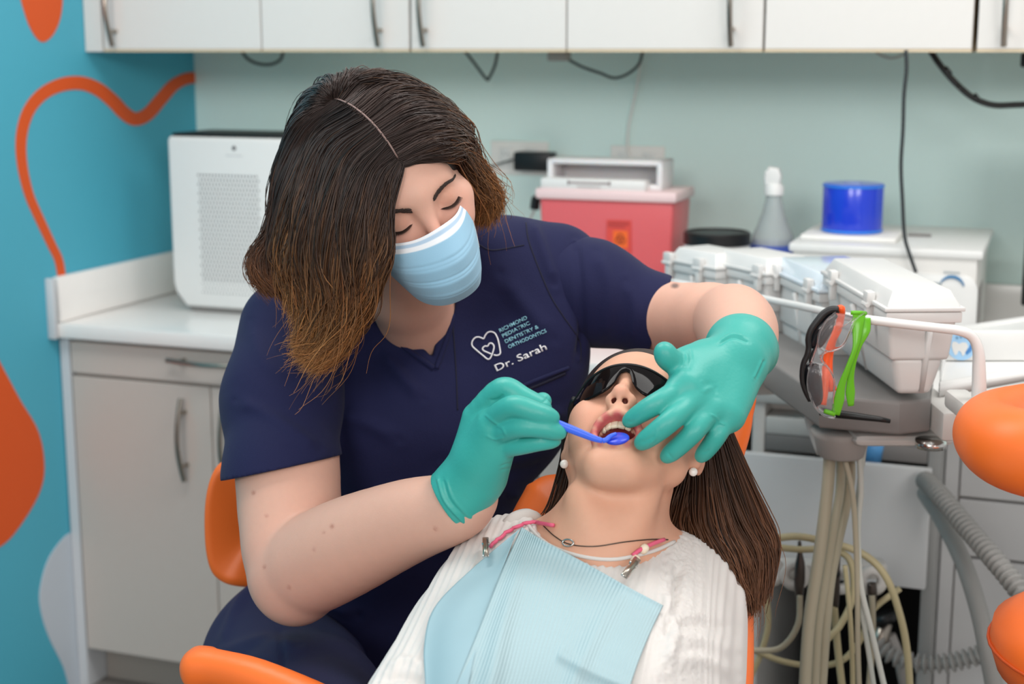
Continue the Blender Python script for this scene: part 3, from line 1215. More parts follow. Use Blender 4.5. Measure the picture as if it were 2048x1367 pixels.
mb.box(cx - ua - .035, cx - ua - .02, -0.0008, .001, cz - ZC + .004, cz - ZC + .011)
mb.build('panel_print', mat('print_grey', (150, 160, 165), 0.6), fp)
mb = MB()
for k in range(6):
    mb.box(w - 0.009, w - 0.0085, 0.05 + k * .03, 0.065 + k * .03, 0.05, h - .08)
mb.build('side_vents', M_MIDGREY, st)
# flat tray and blue roll
a0, _ = RP(1612, 480, 0.36)
a1, _ = RP(1800, 480, 0.36)
t = rthing('roll_base', 'flat white base plate under the blue film roll', 'tray', a0, 0.44, ZC + 0.001 + h + 0.0065)
MB().box(0, a1 - a0, 0, 0.18, 0, 0.010, 0.003).build('plate', M_WHITEMATTE, t)
zr = ZC + 0.001 + h + 0.0065 + 0.0105
ua, ub = RP(1645, 420, 0.35)[0], RP(1766, 420, 0.35)[0]
z1 = RP(1705, 366, 0.35)[1]
rr_ = (ub - ua) / 2
t = rthing('film_roll', 'bright blue barrier film roll standing on the white machine', 'film roll', (ua + ub) / 2, 0.35, zr)
hr = z1 - zr
MB().lathe([(rr_ * .35, 0), (rr_ * .98, 0), (rr_, .003), (rr_, hr - .003), (rr_ * .98, hr), (rr_ * .35, hr), (rr_ * .35, 0)], 48).build('film', mat('blue_film', (24, 58, 200), 0.25, coat=0.4), t)
MB().lathe([(rr_ * .3, 0), (rr_ * .35, 0), (rr_ * .35, hr + .001), (rr_ * .3, hr + .001), (rr_ * .3, 0)], 24).build('core', mat('card_core', (150, 165, 205), 0.7), t)
for z in (0.002, hr - .007):
    MB().lathe([(rr_ + .0005, z), (rr_ + .0016, z + .001), (rr_ + .0016, z + .004), (rr_ + .0005, z + .005)], 48).build('edge_ring', mat('light_blue_edge', (50, 130, 225), 0.3), t)
p = [RW(RP(x, y, .3)[0], .3, zr - .0105 + .003) for x, y in ((1815, 486), (1840, 484), (1862, 483))]
o = MB().tube(p, 0.003, 6).build('stylus', M_MIDGREY, None)
tag(o, 'thin grey stick lying on top of the white machine', 'stick')
# ================================================================== the dentist
SK = np.array(lin(212, 166, 147)[:3])


def skin_cols(V, base, spots=()):
    """skin tone with natural regional colour (lips, cheeks, knuckles): spots = (centre, radius, colour, strength)"""
    C = np.tile(base, (len(V), 1))
    for c, r, col, st in spots:
        w = st * np.exp(-(((V - np.asarray(c)) / r) ** 2).sum(1))[:, None]
        C = C * (1 - w) + np.asarray(col)[:3] * w
    return C


HD = Frame((-0.134, 1.87, 1.381), rotm(math.radians(20), math.radians(9), math.radians(-26)), 1.03)


def lid_edge(s, t):
    dx, z = .0132 * t, -.0122 + .0042 * t * t
    y = .0665 + .0145 * math.sqrt(max(1 - (dx / .0155) ** 2 - ((z + .004) / .0135) ** 2, .05))
    return (s * (.0315 + dx), y, z)


def head_prims(F, H, child=False):
    """a face in local axes; F is a world field"""
    A = lambda p, k: F.add(H.wrap(p), k)
    Cc = lambda p, k: F.cut(H.wrap(p), k)
    A(ellipsoid((0, -.012, .033), (.074, .093, .080)), .01)
    A(ellipsoid((0, .022, -.020), (.061, .062, .078)), .02)
    for s in (-1, 1):
        A(capsule((s * .048, .002, -.062), (s * .014, .064, -.098), .015, .016), .03)
        A(ellipsoid((s * .036, .056, -.034), (.023, .021, .022)), .02)
    A(capsule((-.016, .064, -.098), (.016, .064, -.098), .019), .02)
    A(capsule((-.034, .066, .019), (0, .074, .016), .013, .013), .02)
    A(capsule((.034, .066, .019), (0, .074, .016), .013, .013), .02)
    for s in (-1, 1):
        Cc(ellipsoid((s * .032, .090, -.002), (.019, .017, .012)), .012)
        A(ellipsoid((s * .050, .046, -.014), (.019, .024, .018)), .015)
        A(ellipsoid((s * .0315, .0665, -.004), (.0155, .0145, .0135)), .004)
        if not child:                      # edge of the closed upper lid
            lid_pts = [lid_edge(s, t) for t in np.linspace(-1, 1, 9)]
            for p, q in zip(lid_pts, lid_pts[1:]):
                A(capsule(p, q, .0013), .002)
    A(capsule((0, .078, .008), (0, .100, -.034), .0070, .0085), .014)
    A(ellipsoid((0, .103, -.040), (.0105, .010, .009)), .006)
    for s in (-1, 1):
        A(ellipsoid((s * .0125, .092, -.043), (.0075, .009, .0075)), .006)
    # ears
    for s in (-1, 1):
        A(ellipsoid((s * .075, -.010, -.010), (.009, .019, .031)), .008)


dent = thing('person', 'person in navy scrubs, blue mask and teal gloves leaning over patient with mirror', 'person',
             tuple(W(720, 1300, 2.08)))
H3 = 0.0032
F = Field((-0.62, 1.45, 0.60), (0.40, 2.35, 1.52), H3)
# joints
shR, elR, wrR = W(560, 660, 2.05), W(590, 1168, 1.80), W(905, 1015, 1.655)
shL, elL, wrL = W(1120, 545, 2.12), W(1455, 640, 1.96), W(1484, 690, 1.70)
# inner torso (under the clothes) and neck
F.chain([W(840, 720, 2.15), W(800, 950, 2.16), W(760, 1250, 2.14)], [.09, .11, .12], .02, .03)
F.chain([W(600, 650, 2.12), W(840, 640, 2.12), W(1090, 575, 2.15)], [.030, .070, .030], .03, .02)
F.add(ellipsoid(W(835, 700, 2.115), (.07, .055, .07)), .04)
F.chain([HD(0, -.03, -.05), W(812, 575, 2.01), W(835, 640, 2.075)], [.053, .052, .06], .02, .02)
# right arm (photo left): upper arm, elbow, forearm
F.limb([W(590, 690, 2.07), W(575, 900, 1.925), W(588, 1150, 1.805)], [.050, .067, .059], .02)
F.limb([W(600, 1140, 1.80), W(700, 1090, 1.745), W(820, 1040, 1.69), wrR, W(935, 985, 1.645)], [.058, .056, .044, .033, .032], .006)
F.add(ellipsoid(W(596, 1190, 1.80), (.030, .032, .028)), .03)
# left arm: goes round behind the patient's head
F.limb([W(1130, 570, 2.135), W(1310, 630, 2.092), elL], [.045, .0465, .047], .02)
F.limb([W(1462, 640, 1.95), W(1476, 660, 1.86), W(1482, 688, 1.775), W(1474, 706, 1.70)], [.047, .046, .037, .030], .004)
head_prims(F, HD)
V, Q = F.mesh(2)
L_ = HD.inv(V)
C = skin_cols(V, SK, [(HD(0, .10, -.03), .025, lin(224, 160, 140), .6), (HD(.04, .07, -.03), .03, lin(226, 160, 142), .5), (HD(-.04, .07, -.03), .03, lin(226, 160, 142), .5),
                      (HD(.033, .08, .001), .013, lin(196, 140, 116), .6), (HD(-.033, .08, .001), .013, lin(196, 140, 116), .6),
                      (elR, .07, lin(222, 160, 142), .5), (W(700, 1180, 1.78), .06, lin(222, 160, 142), .5)])
# moles and freckles on the forearm
for (x, y, r, st) in ((507, 985, .0022, .7), (533, 1031, .002, .4), (664, 1052, .0024, .7), (529, 1133, .002, .6), (578, 1174, .0022, .5), (871, 1057, .0022, .6), (628, 1098, .002, .4), (648, 1064, .0018, .4)):
    P = proj(V)
    dd = np.linalg.norm(P - (x, y), axis=1) / 1650 / r
    w = st * np.exp(-dd ** 2)[:, None] * (V[:, 1] < 1.95)[:, None]
    C = C * (1 - w) + np.array(lin(150, 80, 62)[:3]) * w
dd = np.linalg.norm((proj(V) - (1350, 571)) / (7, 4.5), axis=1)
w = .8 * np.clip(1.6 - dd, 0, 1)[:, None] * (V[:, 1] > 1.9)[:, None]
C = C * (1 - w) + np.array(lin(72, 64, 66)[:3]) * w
obj_np('body', V, Q, M_SKIN, dent, C)

# ---------------------------------------------------------------- scrub top
F = Field((-0.58, 1.60, 0.50), (0.36, 2.40, 1.42), H3)
F.chain([W(880, 720, 2.16), W(860, 850, 2.14), W(800, 1050, 2.13), W(745, 1250, 2.12)], [.135, .155, .150, .155], .02, .05)
F.add(ellipsoid(W(780, 870, 2.06), (.09, .085, .095)), .06)
F.add(ellipsoid(W(1025, 815, 2.08), (.085, .08, .09)), .06)
F.add(ellipsoid(W(1075, 690, 2.085), (.075, .065, .10)), .06)
F.chain([W(585, 660, 2.10), W(700, 600, 2.10), W(860, 620, 2.14), W(1000, 545, 2.13), W(1110, 545, 2.14)], [.072, .075, .085, .073, .072], .05, .04)
F.chain([W(740, 545, 2.10), W(840, 560, 2.14), W(945, 490, 2.08)], [.035, .05, .035], .03, .03)
# V neck opening
F.cut(wedge([(722, 560), (775, 500), (905, 500), (886, 600), (872, 723)], 1.80, 2.11), .003)
F.cut(capsule(HD(0, -.02, -.05), W(828, 600, 2.06), .054, .058), .006)
V, Q = F.mesh(2)
V = folds(V, Q, [
    ([(668, 700), (690, 770), (670, 850), (672, 905)], 11, .009), ([(640, 830), (720, 840), (800, 880)], 16, .0065),
    ([(720, 1000), (840, 985), (960, 960)], 20, .008), ([(880, 930), (1000, 950), (1110, 930)], 16, -.0065),
    ([(1150, 480), (1165, 560), (1170, 650), (1160, 720)], 10, -.009), ([(1060, 440), (1085, 500), (1110, 570)], 12, .0065),
    ([(760, 700), (810, 760), (850, 800)], 14, .0065), ([(1000, 800), (1080, 830), (1140, 820)], 12, .005),
    ([(1000, 545), (1040, 600), (1110, 680)], 20, .005), ([(480, 1150), (600, 1190), (720, 1230)], 16, .009),
    ([(700, 1060), (830, 1050), (930, 1080)], 14, .008), ([(1010, 990), (1080, 985), (1130, 1000)], 10, .0065)])
top = obj_np('scrub_top', V, Q, M_NAVY, dent)
top['label'] = 'navy V neck scrub top with tooth emblem and embroidered name'
BV = make_bvh(V, Q)


def sleeve(pts, rad, hem_p, hem_n, lo, hi, fl):
    S = Field(lo, hi, .0024)
    S.chain(pts, rad, .0, .03)
    n = np.asarray(hem_n) / np.linalg.norm(hem_n)
    X, Y, Z = S.ax[0][:, None, None], S.ax[1][None, :, None], S.ax[2][None, None, :]
    S.F = np.maximum(S.F, halfspace(hem_p, n)(X, Y, Z).astype(np.float32))
    G = Field(lo, hi, .0024)
    G.chain(pts, [r - .009 for r in rad], .0, .03)
    G.F = np.maximum(G.F, -halfspace(np.asarray(hem_p) - n * .03, n)(X, Y, Z).astype(np.float32))
    S.F = np.maximum(S.F, -G.F)
    v, q = S.mesh(2)
    v = folds(v, q, fl)
    return obj_np('sleeve', v, q, M_NAVY, top), v, q


a1, a2 = W(455, 958, 1.9), W(680, 910, 1.9)
n1 = np.cross(a2 - a1, np.array(ray(560, 880)))
n1 = -n1 if n1[2] > 0 else n1
_, vS, qS = sleeve([W(585, 660, 2.06), W(564, 800, 1.985), W(566, 960, 1.895), W(567, 1010, 1.87)], [.074, .077, .0735, .0735], (a1 + a2) / 2, n1, (-.52, 1.70, .85), (-.18, 2.2, 1.32),
       [([(470, 800), (540, 830), (640, 900)], 14, .004), ([(560, 700), (600, 760), (665, 800)], 12, .004), ([(500, 640), (530, 720), (590, 760)], 16, .003)])
a1, a2 = W(1342, 560, 2.09), W(1298, 705, 2.09)
n2 = np.cross(a2 - a1, np.array(ray(1320, 600)))
n2 = -n2 if n2[0] < 0 else n2
_, vS2, qS2 = sleeve([W(1060, 560, 2.135), W(1180, 585, 2.12), W(1330, 638, 2.09), W(1400, 660, 2.08)], [.074, .071, .0535, .052], (a1 + a2) / 2, n2, (.02, 1.9, .95), (.36, 2.3, 1.42),
       [([(1150, 480), (1160, 560), (1165, 690)], 9, -.004), ([(1190, 500), (1220, 580), (1210, 680)], 14, .004), ([(1250, 560), (1270, 620), (1260, 690)], 12, .003)])


def draped_tube(name, bvh, px, r, m, parent, n=40, off=0.0005, closed=False, sides=6):
    pts = [drape(bvh, x, y, off) for x, y in spline(px, n)]
    pts = [p for p in pts if p is not None]
    if not closed and len(pts) > 4:            # leave out rays that slipped through an opening
        med = np.median([p.y for p in pts])
        keep = [pts[0]]
        for p in pts[1:]:
            if abs(p.y - keep[-1].y) < .012 or abs(p.y - med) < .01:
                keep.append(p)
        pts = keep
    return MB().tube(pts, r, sides, closed=closed).build(name, m, parent, True, world_coords=True)


# neck band of the V, seams, pocket
for px in ([(735, 592), (770, 640), (820, 688), (868, 728)], [(893, 600), (888, 650), (872, 728)]):
    draped_tube('neck_band', BV, [(x + (-13 if x < 870 else 13) * (y < 715), y + (4 if y < 715 else 9)) for x, y in px], .0045, M_NAVY, top, off=-.001)
for px in ([(956, 488), (985, 500), (1048, 490)], [(1052, 445), (1060, 490), (1098, 585), (1125, 630), (1158, 680), (1162, 720)], [(665, 690), (672, 740), (668, 860), (680, 905)],
           [(905, 640), (912, 740), (915, 820)], [(520, 640), (560, 690), (620, 740), (668, 790)]):
    draped_tube('seam', BV, px, .0011, M_NAVY2, top, off=0.0)
pk = draped_tube('pocket_welt', BV, [(1030, 778), (1080, 757), (1136, 735)], .003, M_NAVY, top, off=.001)
draped_tube('pocket_slit', BV, [(1036, 786), (1085, 766), (1130, 746)], .0028, M_NAVY2, pk, off=0.0)

# embroidery on the chest
E0 = (900, 580)
ES = 6.836
ez = lambda p: (E0[0] + p[0] / ES, E0[1] + p[1] / ES)
M_THREAD = mat('white_thread', (232, 232, 236), 0.6)
M_THREAD2 = mat('aqua_thread', (150, 212, 228), 0.6)
logo = [(600, 885), (640, 892), (676, 880), (690, 850), (680, 780), (662, 690), (640, 630), (610, 585), (560, 567), (515, 580), (480, 622), (462, 662), (430, 652), (390, 640), (345, 650),
        (312, 685), (298, 730), (312, 772), (370, 826), (450, 892), (510, 940), (545, 936), (575, 880), (600, 800), (600, 760), (575, 728), (540, 728), (515, 765), (480, 764), (452, 785), (446, 808), (470, 832), (515, 852), (562, 872)]
draped_tube('tooth_emblem', BV, [ez(p) for p in logo], .0011, M_THREAD, top, 130, off=.0006)


def draped_text(txt, a, b, cap, m, name, bold=0.0, xs=1.0):
    """a, b: photo positions of the base line's ends; cap: height of capitals in px"""
    cu = bpy.data.curves.new('t', 'FONT')
    cu.body = txt
    cu.offset = bold
    cu.resolution_u = 3
    o = bpy.data.objects.new('t', cu)
    COL.objects.link(o)
    dg = bpy.context.evaluated_depsgraph_get()
    me = bpy.data.meshes.new_from_object(o.evaluated_get(dg))
    bpy.data.objects.remove(o)
    bm = bmesh.new()
    bm.from_mesh(me)
    xs_ = [v.co.x for v in bm.verts]
    x0, x1 = min(xs_), max(xs_)
    a, b = np.array(a, float), np.array(b, float)
    e = b - a
    n = np.array([e[1], -e[0]]) / np.linalg.norm(e)
    for v in bm.verts:
        p = a + e * (v.co.x - x0) / (x1 - x0) + n * cap * v.co.y / 0.70
        h = drape(BV, p[0], p[1], .0009)
        v.co = h if h else Vector(W(p[0], p[1], 2.0))
    bm.to_mesh(me)
    bm.free()
    me.transform(root_matrix(top).inverted())
    ob = link_mesh(name, me, m, top, False)
    sd = ob.modifiers.new('thick', 'SOLIDIFY')
    sd.thickness = .0006
    return ob


for txt, a, b, cap in (('RICHMOND', (688, 578), (1062, 392), 52), ('PEDIATRIC', (728, 650), (1098, 466), 50), ('DENTISTRY &', (764, 726), (1216, 516), 50), ('ORTHODONTICS', (808, 800), (1322, 572), 50)):
    draped_text(txt, ez(a), ez(b), cap / ES, M_THREAD2, 'embroidered_practice_name', .002)
draped_text('Dr. Sarah', ez((640, 1110)), ez((1328, 806)), 95 / ES, M_THREAD, 'embroidered_name', .008)

# ---------------------------------------------------------------- trousers
F = Field((-.62, 1.20, .42), (.40, 2.45, .84), .005)
F.chain([W(640, 1300, 2.12), W(820, 1310, 2.12)], [.135, .13], .02, .05)
F.chain([W(560, 1330, 2.06), W(620, 1430, 1.80), W(700, 1560, 1.50)], [.115, .095, .075], .05, .03)
F.chain([W(880, 1330, 2.08), W(1050, 1450, 1.88), W(1180, 1500, 1.70)], [.115, .095, .075], .05, .03)
V, Q = F.mesh(2)
V = folds(V, Q, [([(440, 1290), (480, 1200), (520, 1150)], 10, .006), ([(430, 1310), (520, 1280), (600, 1290)], 12, .006), ([(560, 1250), (565, 1310), (562, 1367)], 6, -.004),
                 ([(650, 1260), (760, 1310), (800, 1350)], 14, .005)])
obj_np('scrub_trousers', V, Q, M_NAVY, dent)

# ---------------------------------------------------------------- face mask
nu, nv = 61, 81
us = np.linspace(-1, 1, nu)
vs_ = np.linspace(0, 1, nv)
My = np.interp(vs_, [0, .12, .28, .5, .75, 1], [.108, .119, .127, .123, .112, .086])
Mz = np.interp(vs_, [0, .12, .28, .5, .75, 1], [-.022, -.034, -.050, -.072, -.096, -.119])
Sx = np.interp(vs_, [0, .5, 1], [.059, .051, .037])
Sy = np.interp(vs_, [0, .5, 1], [.030, .024, .022])
Sz = np.interp(vs_, [0, .5, 1], [-.020, -.062, -.112])
pw_ = np.interp(vs_, [0, .15, .35, 1], [1.25, 1.05, .9, .85])
P = np.zeros((nv, nu, 3))
for j in range(nv):
    a = us * math.pi / 2
    cc = np.cos(a) ** pw_[j]
    P[j, :, 0] = Sx[j] * np.where(us < 0, 1.28, 1.0) * np.sin(a)
    sy_ = Sy[j] + np.where(us < 0, -.022, .012 * (1 - vs_[j])) * np.abs(us) ** 3
    P[j, :, 1] = sy_ + (My[j] - sy_) * cc
    P[j, :, 2] = Mz[j] + (Sz[j] + np.where(us > 0, .016 * (1 - vs_[j]), 0) - Mz[j]) * us ** 2
    # pleats: step folds across the cheeks, pressed flat at the sides
    st = 0
    for q, amp in ((.36, .0058), (.58, .0060), (.80, .0045)):
        x = (vs_[j] - q) / .022
        st += -amp * (1 / (1 + math.exp(min(x * 3, 50)))) + amp * .5
        st += amp * .5 * math.exp(-(x + 1.0) ** 2)
    side = 1 - abs(us) ** 3
    P[j, :, 1] += st * side * .8
    P[j, :, 1] += .0012 * np.sin(us * 7 + vs_[j] * 4) * side
    if j < 14:
        P[j, :, 2] += .0016 * np.sin(us * 9.5 + .6) * (1 - j / 14)
PV = HD(*P.reshape(-1, 3))
idx = np.arange(nv * nu).reshape(nv, nu)
PQ = np.stack([idx[:-1, :-1], idx[:-1, 1:], idx[1:, 1:], idx[1:, :-1]], -1).reshape(-1, 4)
BLUE = np.array(lin(150, 192, 217)[:3])
MW = np.array(lin(236, 238, 242)[:3])
vv = np.repeat(vs_, nu)
C = np.tile(BLUE, (len(PV), 1))
C[vv < .115] = MW
C[np.abs(vv - .05) < .014] = np.array(lin(176, 200, 222)[:3])
M_MASK = mat('mask_fabric', (140, 188, 220), 0.7, attr='Col', bump=0.1, bscale=900, sheen=.1)
mk = obj_np('face_mask', PV, PQ, M_MASK, dent, C)
mk['label'] = 'pale blue pleated surgical mask with white nose band'
sd = mk.modifiers.new('thick', 'SOLIDIFY')
sd.thickness = .0012
ss = mk.modifiers.new('sub', 'SUBSURF')
ss.levels = ss.render_levels = 1
for s in (-1, 1):
    lp = HD(*spline([(s * .062, .030, -.022), (s * .069, .012, -.012), (s * .076, -.012, .010), (s * .074, -.02, -.03), (s * .060, .01, -.075), (s * .052, .022, -.1)], 20))
    MB().tube(lp, .0014, 6).build('ear_loop', M_WHITEMATTE, mk, True, world_coords=True)

# ---------------------------------------------------------------- brows and lashes
def hairs(pts_fn, n, ln, r, col, name, parent, m):
    mb = MB()
    for i in range(n):
        a, d = pts_fn(i / max(n - 1, 1))
        pp = [a, a + d * ln * .5, a + d * ln]
        mb.tube(pp, [r, r * .8, r * .2], 4)
    return mb.build(name, m, parent, True, world_coords=True)


M_BROW = mat('brow_hair', (54, 41, 36), 0.6)
BVF = None
Vb, Qb = None, None


def head_bvh(F, H):
    V, Q = F.mesh(1)
    return make_bvh(V, Q)


body = [c for c in dent.children if c.name.startswith('body')][0]
mw = np.array([v.co[:] for v in body.data.vertices]) + np.array(dent.location)
BVH = make_bvh(mw, np.array([p.vertices[:] for p in body.data.polygons]))


def on_face(H, x, z, bvh, off=0.0006):
    """point of the face surface in front of local (x, z)"""
    o = Vector(H(x, .25, z))
    d = Vector(H.R @ np.array([0, -1.0, 0]))
    h = bvh.ray_cast(o, d)
    return (h[0] - d * off) if h[0] is not None else Vector(H(x, .08, z))


for s in (-1, 1):
    mb = MB()
    for i in range(170):
        t = random.random()
        x = s * (.014 + .037 * t)
        z = .0070 + .0085 * math.sin(min(t * 1.25, 1) * math.pi * .62) - .008 * max(t - .6, 0) + random.uniform(-.0035, .0035) * (1 - .75 * t)
        a = on_face(HD, x, z, BVH)
        b = on_face(HD, x + s * .006, z + .0022 * (1 - 1.9 * t), BVH)
        mb.tube([a, (a + b) / 2 + Vector(HD.R[:, 1]) * .0008, b], [.0006, .0006, .0002], 4)
    mb.build('eyebrow', M_BROW, dent, True, world_coords=True)
    mb = MB()
    for i in range(46):
        t = -1 + 2 * i / 45
        a = Vector(HD(*lid_edge(s, t))) + Vector(HD.R[:, 1]) * .0012
        d = Vector(HD.R @ np.array([s * (.10 + .45 * t), .85, -.50])).normalized()
        mb.tube([a, a + d * .0035, a + d * (.0062 + .0015 * t) + Vector(HD.R[:, 2]) * .0010], [.00045, .00035, .0001], 4)
    mb.tube([Vector(HD(*lid_edge(s, t))) + Vector(HD.R[:, 1]) * .0010 for t in np.linspace(-1, 1, 15)], .0004, 5)
    mb.build('eyelashes', M_BROW, dent, True, world_coords=True)
# ---------------------------------------------------------------- gloves
def glove(name, lo, hi, palm, fingers, cuff, extra=None, h=0.0014, fl=None, knuckles=()):
    F = Field(lo, hi, h)
    for prim, k in palm:
        F.add(prim, k)
    for pts, rad, k in fingers:
        F.limb(pts, rad, k, .006)
    for pts, rad in cuff:
        F.chain(pts, rad, .012, .01)
    for c, r in knuckles:
        F.add(ellipsoid(c, (r, r, r)), .01)
    if extra:
        extra(F)
    V, Q = F.mesh(2)
    if fl:
        V = folds(V, Q, fl)
    return obj_np(name, V, Q, M_GLOVE, dent)


Zc = lambda x, y: (1240 + x / 4.27, 640 + y / 4.27)
def Z8(x, y, d):
    return W(*Zc(x, y), d)


# her left hand (right in the photo), spread over the patient's cheek
LI = [Z8(560, 560, 1.622), Z8(345, 690, 1.598), Z8(205, 775, 1.598), Z8(72, 862, 1.607)]
LM = [Z8(660, 660, 1.615), Z8(460, 835, 1.582), Z8(310, 955, 1.580), Z8(180, 1050, 1.588)]
LR = [Z8(800, 745, 1.615), Z8(655, 925, 1.588), Z8(515, 1065, 1.590), Z8(398, 1165, 1.598)]
LP = [Z8(925, 810, 1.622), Z8(845, 955, 1.603), Z8(770, 1070, 1.606), Z8(690, 1165, 1.614)]
LT = [Z8(760, 330, 1.675), Z8(600, 330, 1.655), Z8(480, 362, 1.640), Z8(405, 320, 1.632), Z8(375, 262, 1.630)]
palm = []
wrist = Z8(1010, 250, 1.693)
for k, (f, r) in enumerate(((LI, .0155), (LM, .0155), (LR, .0150), (LP, .0140))):
    base = wrist + (f[0] - wrist) * .12 + np.array([0, 0.006, 0]) * 0
    palm.append((capsule(base, f[0], .021, r), .014))
palm.append((capsule(Z8(860, 330, 1.68), Z8(640, 400, 1.65), .020, .013), .02))
palm.append((capsule(Z8(700, 600, 1.65), Z8(900, 700, 1.655), .017, .017), .02))
palm.append((capsule(Z8(1090, 430, 1.68), LP[0], .020, .016), .02))
palm.append((capsule(Z8(700, 330, 1.675), LI[0], .018, .016), .02))
for A_, B_, ta, tb in ((LI, LM, .34, .22), (LM, LR, .30, .20), (LR, LP, .24, .30)):
    palm.append((capsule(A_[0] + (A_[1] - A_[0]) * ta, B_[0] + (B_[1] - B_[0]) * tb, .0100, .0100), .010))
fingers = [(LI, [.0118, .0098, .0090, .0072], .006), (LM, [.0118, .0102, .0094, .0078], .006), (LR, [.0112, .0096, .0088, .0074], .006),
           (LP, [.0102, .0086, .0078, .0066], .006), (LT, [.018, .0140, .0112, .0105, .0092], .008)]
cuff = [([Z8(1000, 340, 1.685), Z8(1030, 250, 1.715), Z8(1046, 215, 1.770)], [.033, .040, .046])]


def cuff_open_L(F):
    n = np.array([.15, .80, .58])
    n = n / np.linalg.norm(n)
    end = Z8(1043, 222, 1.752)
    X, Y, Z = F.ax[0][:, None, None], F.ax[1][None, :, None], F.ax[2][None, None, :]
    F.F = np.maximum(F.F, halfspace(end, n)(X, Y, Z).astype(np.float32))
    F.cut(capsule(end - n * .012, end + n * .04, .0395, .047), .003)
    # rolled bead of the cuff


gl = glove('glove', (.10, 1.50, 1.00), (.33, 1.82, 1.30), palm, fingers, cuff, cuff_open_L,
           fl=[([Zc(560, 400), Zc(575, 330), Zc(560, 270)], 2.2, .0012), ([Zc(530, 400), Zc(545, 330), Zc(530, 280)], 2.0, -.001),
               ([Zc(590, 420), Zc(610, 330), Zc(600, 240)], 2.0, -.0012),
               ([Zc(850, 180), Zc(960, 120), Zc(1060, 140)], 2.5, .0016), ([Zc(840, 210), Zc(960, 150), Zc(1100, 190)], 2.5, -.0014),
               ([Zc(1240, 330), Zc(1200, 420), Zc(1160, 500)], 2.5, -.0016), ([Zc(1210, 340), Zc(1170, 430), Zc(1140, 500)], 2.5, .0014),
               ([Zc(830, 640), Zc(800, 570), Zc(700, 520)], 7, -.0012), ([Zc(690, 630), Zc(760, 580), Zc(830, 570)], 5, .0010),
               ([Zc(770, 800), Zc(820, 830), Zc(850, 870)], 2, .0012), ([Zc(830, 870), Zc(870, 880), Zc(900, 900)], 2, .0012),
               ([Zc(300, 980), Zc(240, 1020), Zc(170, 1050)], 3, -.0010), ([Zc(320, 960), Zc(300, 1010), Zc(250, 1060)], 2, .0011),
               ([Zc(120, 850), Zc(90, 870), Zc(60, 860)], 2, -.0010), ([Zc(700, 1130), Zc(740, 1120), Zc(770, 1100)], 2, -.001),
               ([Zc(400, 1130), Zc(430, 1160), Zc(450, 1190)], 2, -.001)])

# her right hand (left in the photo), holding the mirror like a pen
Yc_ = lambda x, y: (860 + x / 4.27, 740 + y / 4.27)
def Z7(x, y, d):
    return W(*Yc_(x, y), d)


RI = [Z7(400, 400, 1.625), Z7(615, 165, 1.600), Z7(800, 238, 1.588), Z7(975, 320, 1.580)]
RM = [Z7(520, 440, 1.598), Z7(705, 310, 1.568), Z7(900, 358, 1.558), Z7(1050, 405, 1.560)]
RR = [Z7(560, 540, 1.595), Z7(760, 484, 1.565), Z7(960, 494, 1.558), Z7(1112, 535, 1.561)]
RPk = [Z7(560, 655, 1.605), Z7(760, 638, 1.582), Z7(930, 614, 1.570), Z7(1075, 600, 1.568)]
RT = [Z7(420, 700, 1.660), Z7(620, 520, 1.650), Z7(820, 370, 1.618), Z7(965, 262, 1.598)]
wr = Z7(290, 990, 1.638)
palm = []
for f, r in ((RI, .0165), (RM, .0160), (RR, .0155), (RPk, .0150)):
    palm.append((capsule(wr + (f[0] - wr) * .1, f[0], .0235, r), .016))
palm.append((capsule(Z7(500, 900, 1.632), Z7(560, 690, 1.608), .020, .017), .02))
palm.append((capsule(Z7(400, 960, 1.636), Z7(440, 760, 1.618), .022, .020), .02))
fingers = [(RI, [.0150, .0118, .0098, .0084], .003), (RM, [.0128, .0106, .0092, .0074], .003), (RR, [.0122, .0098, .0086, .0070], .003),
           (RPk, [.0118, .0092, .0074, .0058], .003), (RT, [.016, .0130, .0112, .0095], .004)]
cuff = [([Z7(330, 950, 1.637), Z7(250, 1060, 1.642), Z7(160, 1160, 1.650)], [.030, .0355, .0385])]


def cuff_open_R(F):
    a, b = Z7(330, 950, 1.637), Z7(160, 1160, 1.650)
    # cuff line runs from (60, 960) to (320, 1330) in the crop
    p, q = Z7(62, 985, 1.645), Z7(318, 1330, 1.645)
    n = np.cross(q - p, np.array([0.1, 1.0, 0.0]))
    n /= np.linalg.norm(n)
    if n @ (b - a) < 0:
        n = -n
    X, Y, Z = F.ax[0][:, None, None], F.ax[1][None, :, None], F.ax[2][None, None, :]
    F.F = np.maximum(F.F, halfspace((p + q) / 2, n)(X, Y, Z).astype(np.float32))
    c = Z7(190, 1150, 1.650)
    F.cut(capsule(c - n * .008, c + n * .05, .0345, .038), .002)


gl2 = glove('glove', (-.16, 1.47, .92), (.10, 1.76, 1.24), palm, fingers, cuff, cuff_open_R,
            fl=[([Yc_(65, 920), Yc_(130, 1120), Yc_(300, 1310)], 2.6, .0018), ([Yc_(110, 930), Yc_(170, 1110), Yc_(330, 1290)], 2.4, -.0012), ([Yc_(140, 930), Yc_(200, 1100), Yc_(360, 1270)], 2.4, .0010),
                ([Yc_(600, 820), Yc_(660, 800), Yc_(720, 790)], 1.8, -.0012), ([Yc_(600, 850), Yc_(650, 845), Yc_(700, 830)], 1.8, -.0012),
                ([Yc_(470, 380), Yc_(560, 450), Yc_(640, 490)], 2.0, .001), ([Yc_(480, 560), Yc_(560, 590), Yc_(640, 570)], 2.0, .001), ([Yc_(560, 470), Yc_(620, 500), Yc_(650, 560)], 2.0, .001),
                ([Yc_(500, 260), Yc_(580, 250), Yc_(630, 200)], 3.0, -.0015), ([Yc_(960, 280), Yc_(990, 250), Yc_(1005, 225)], 1.6, -.001)])

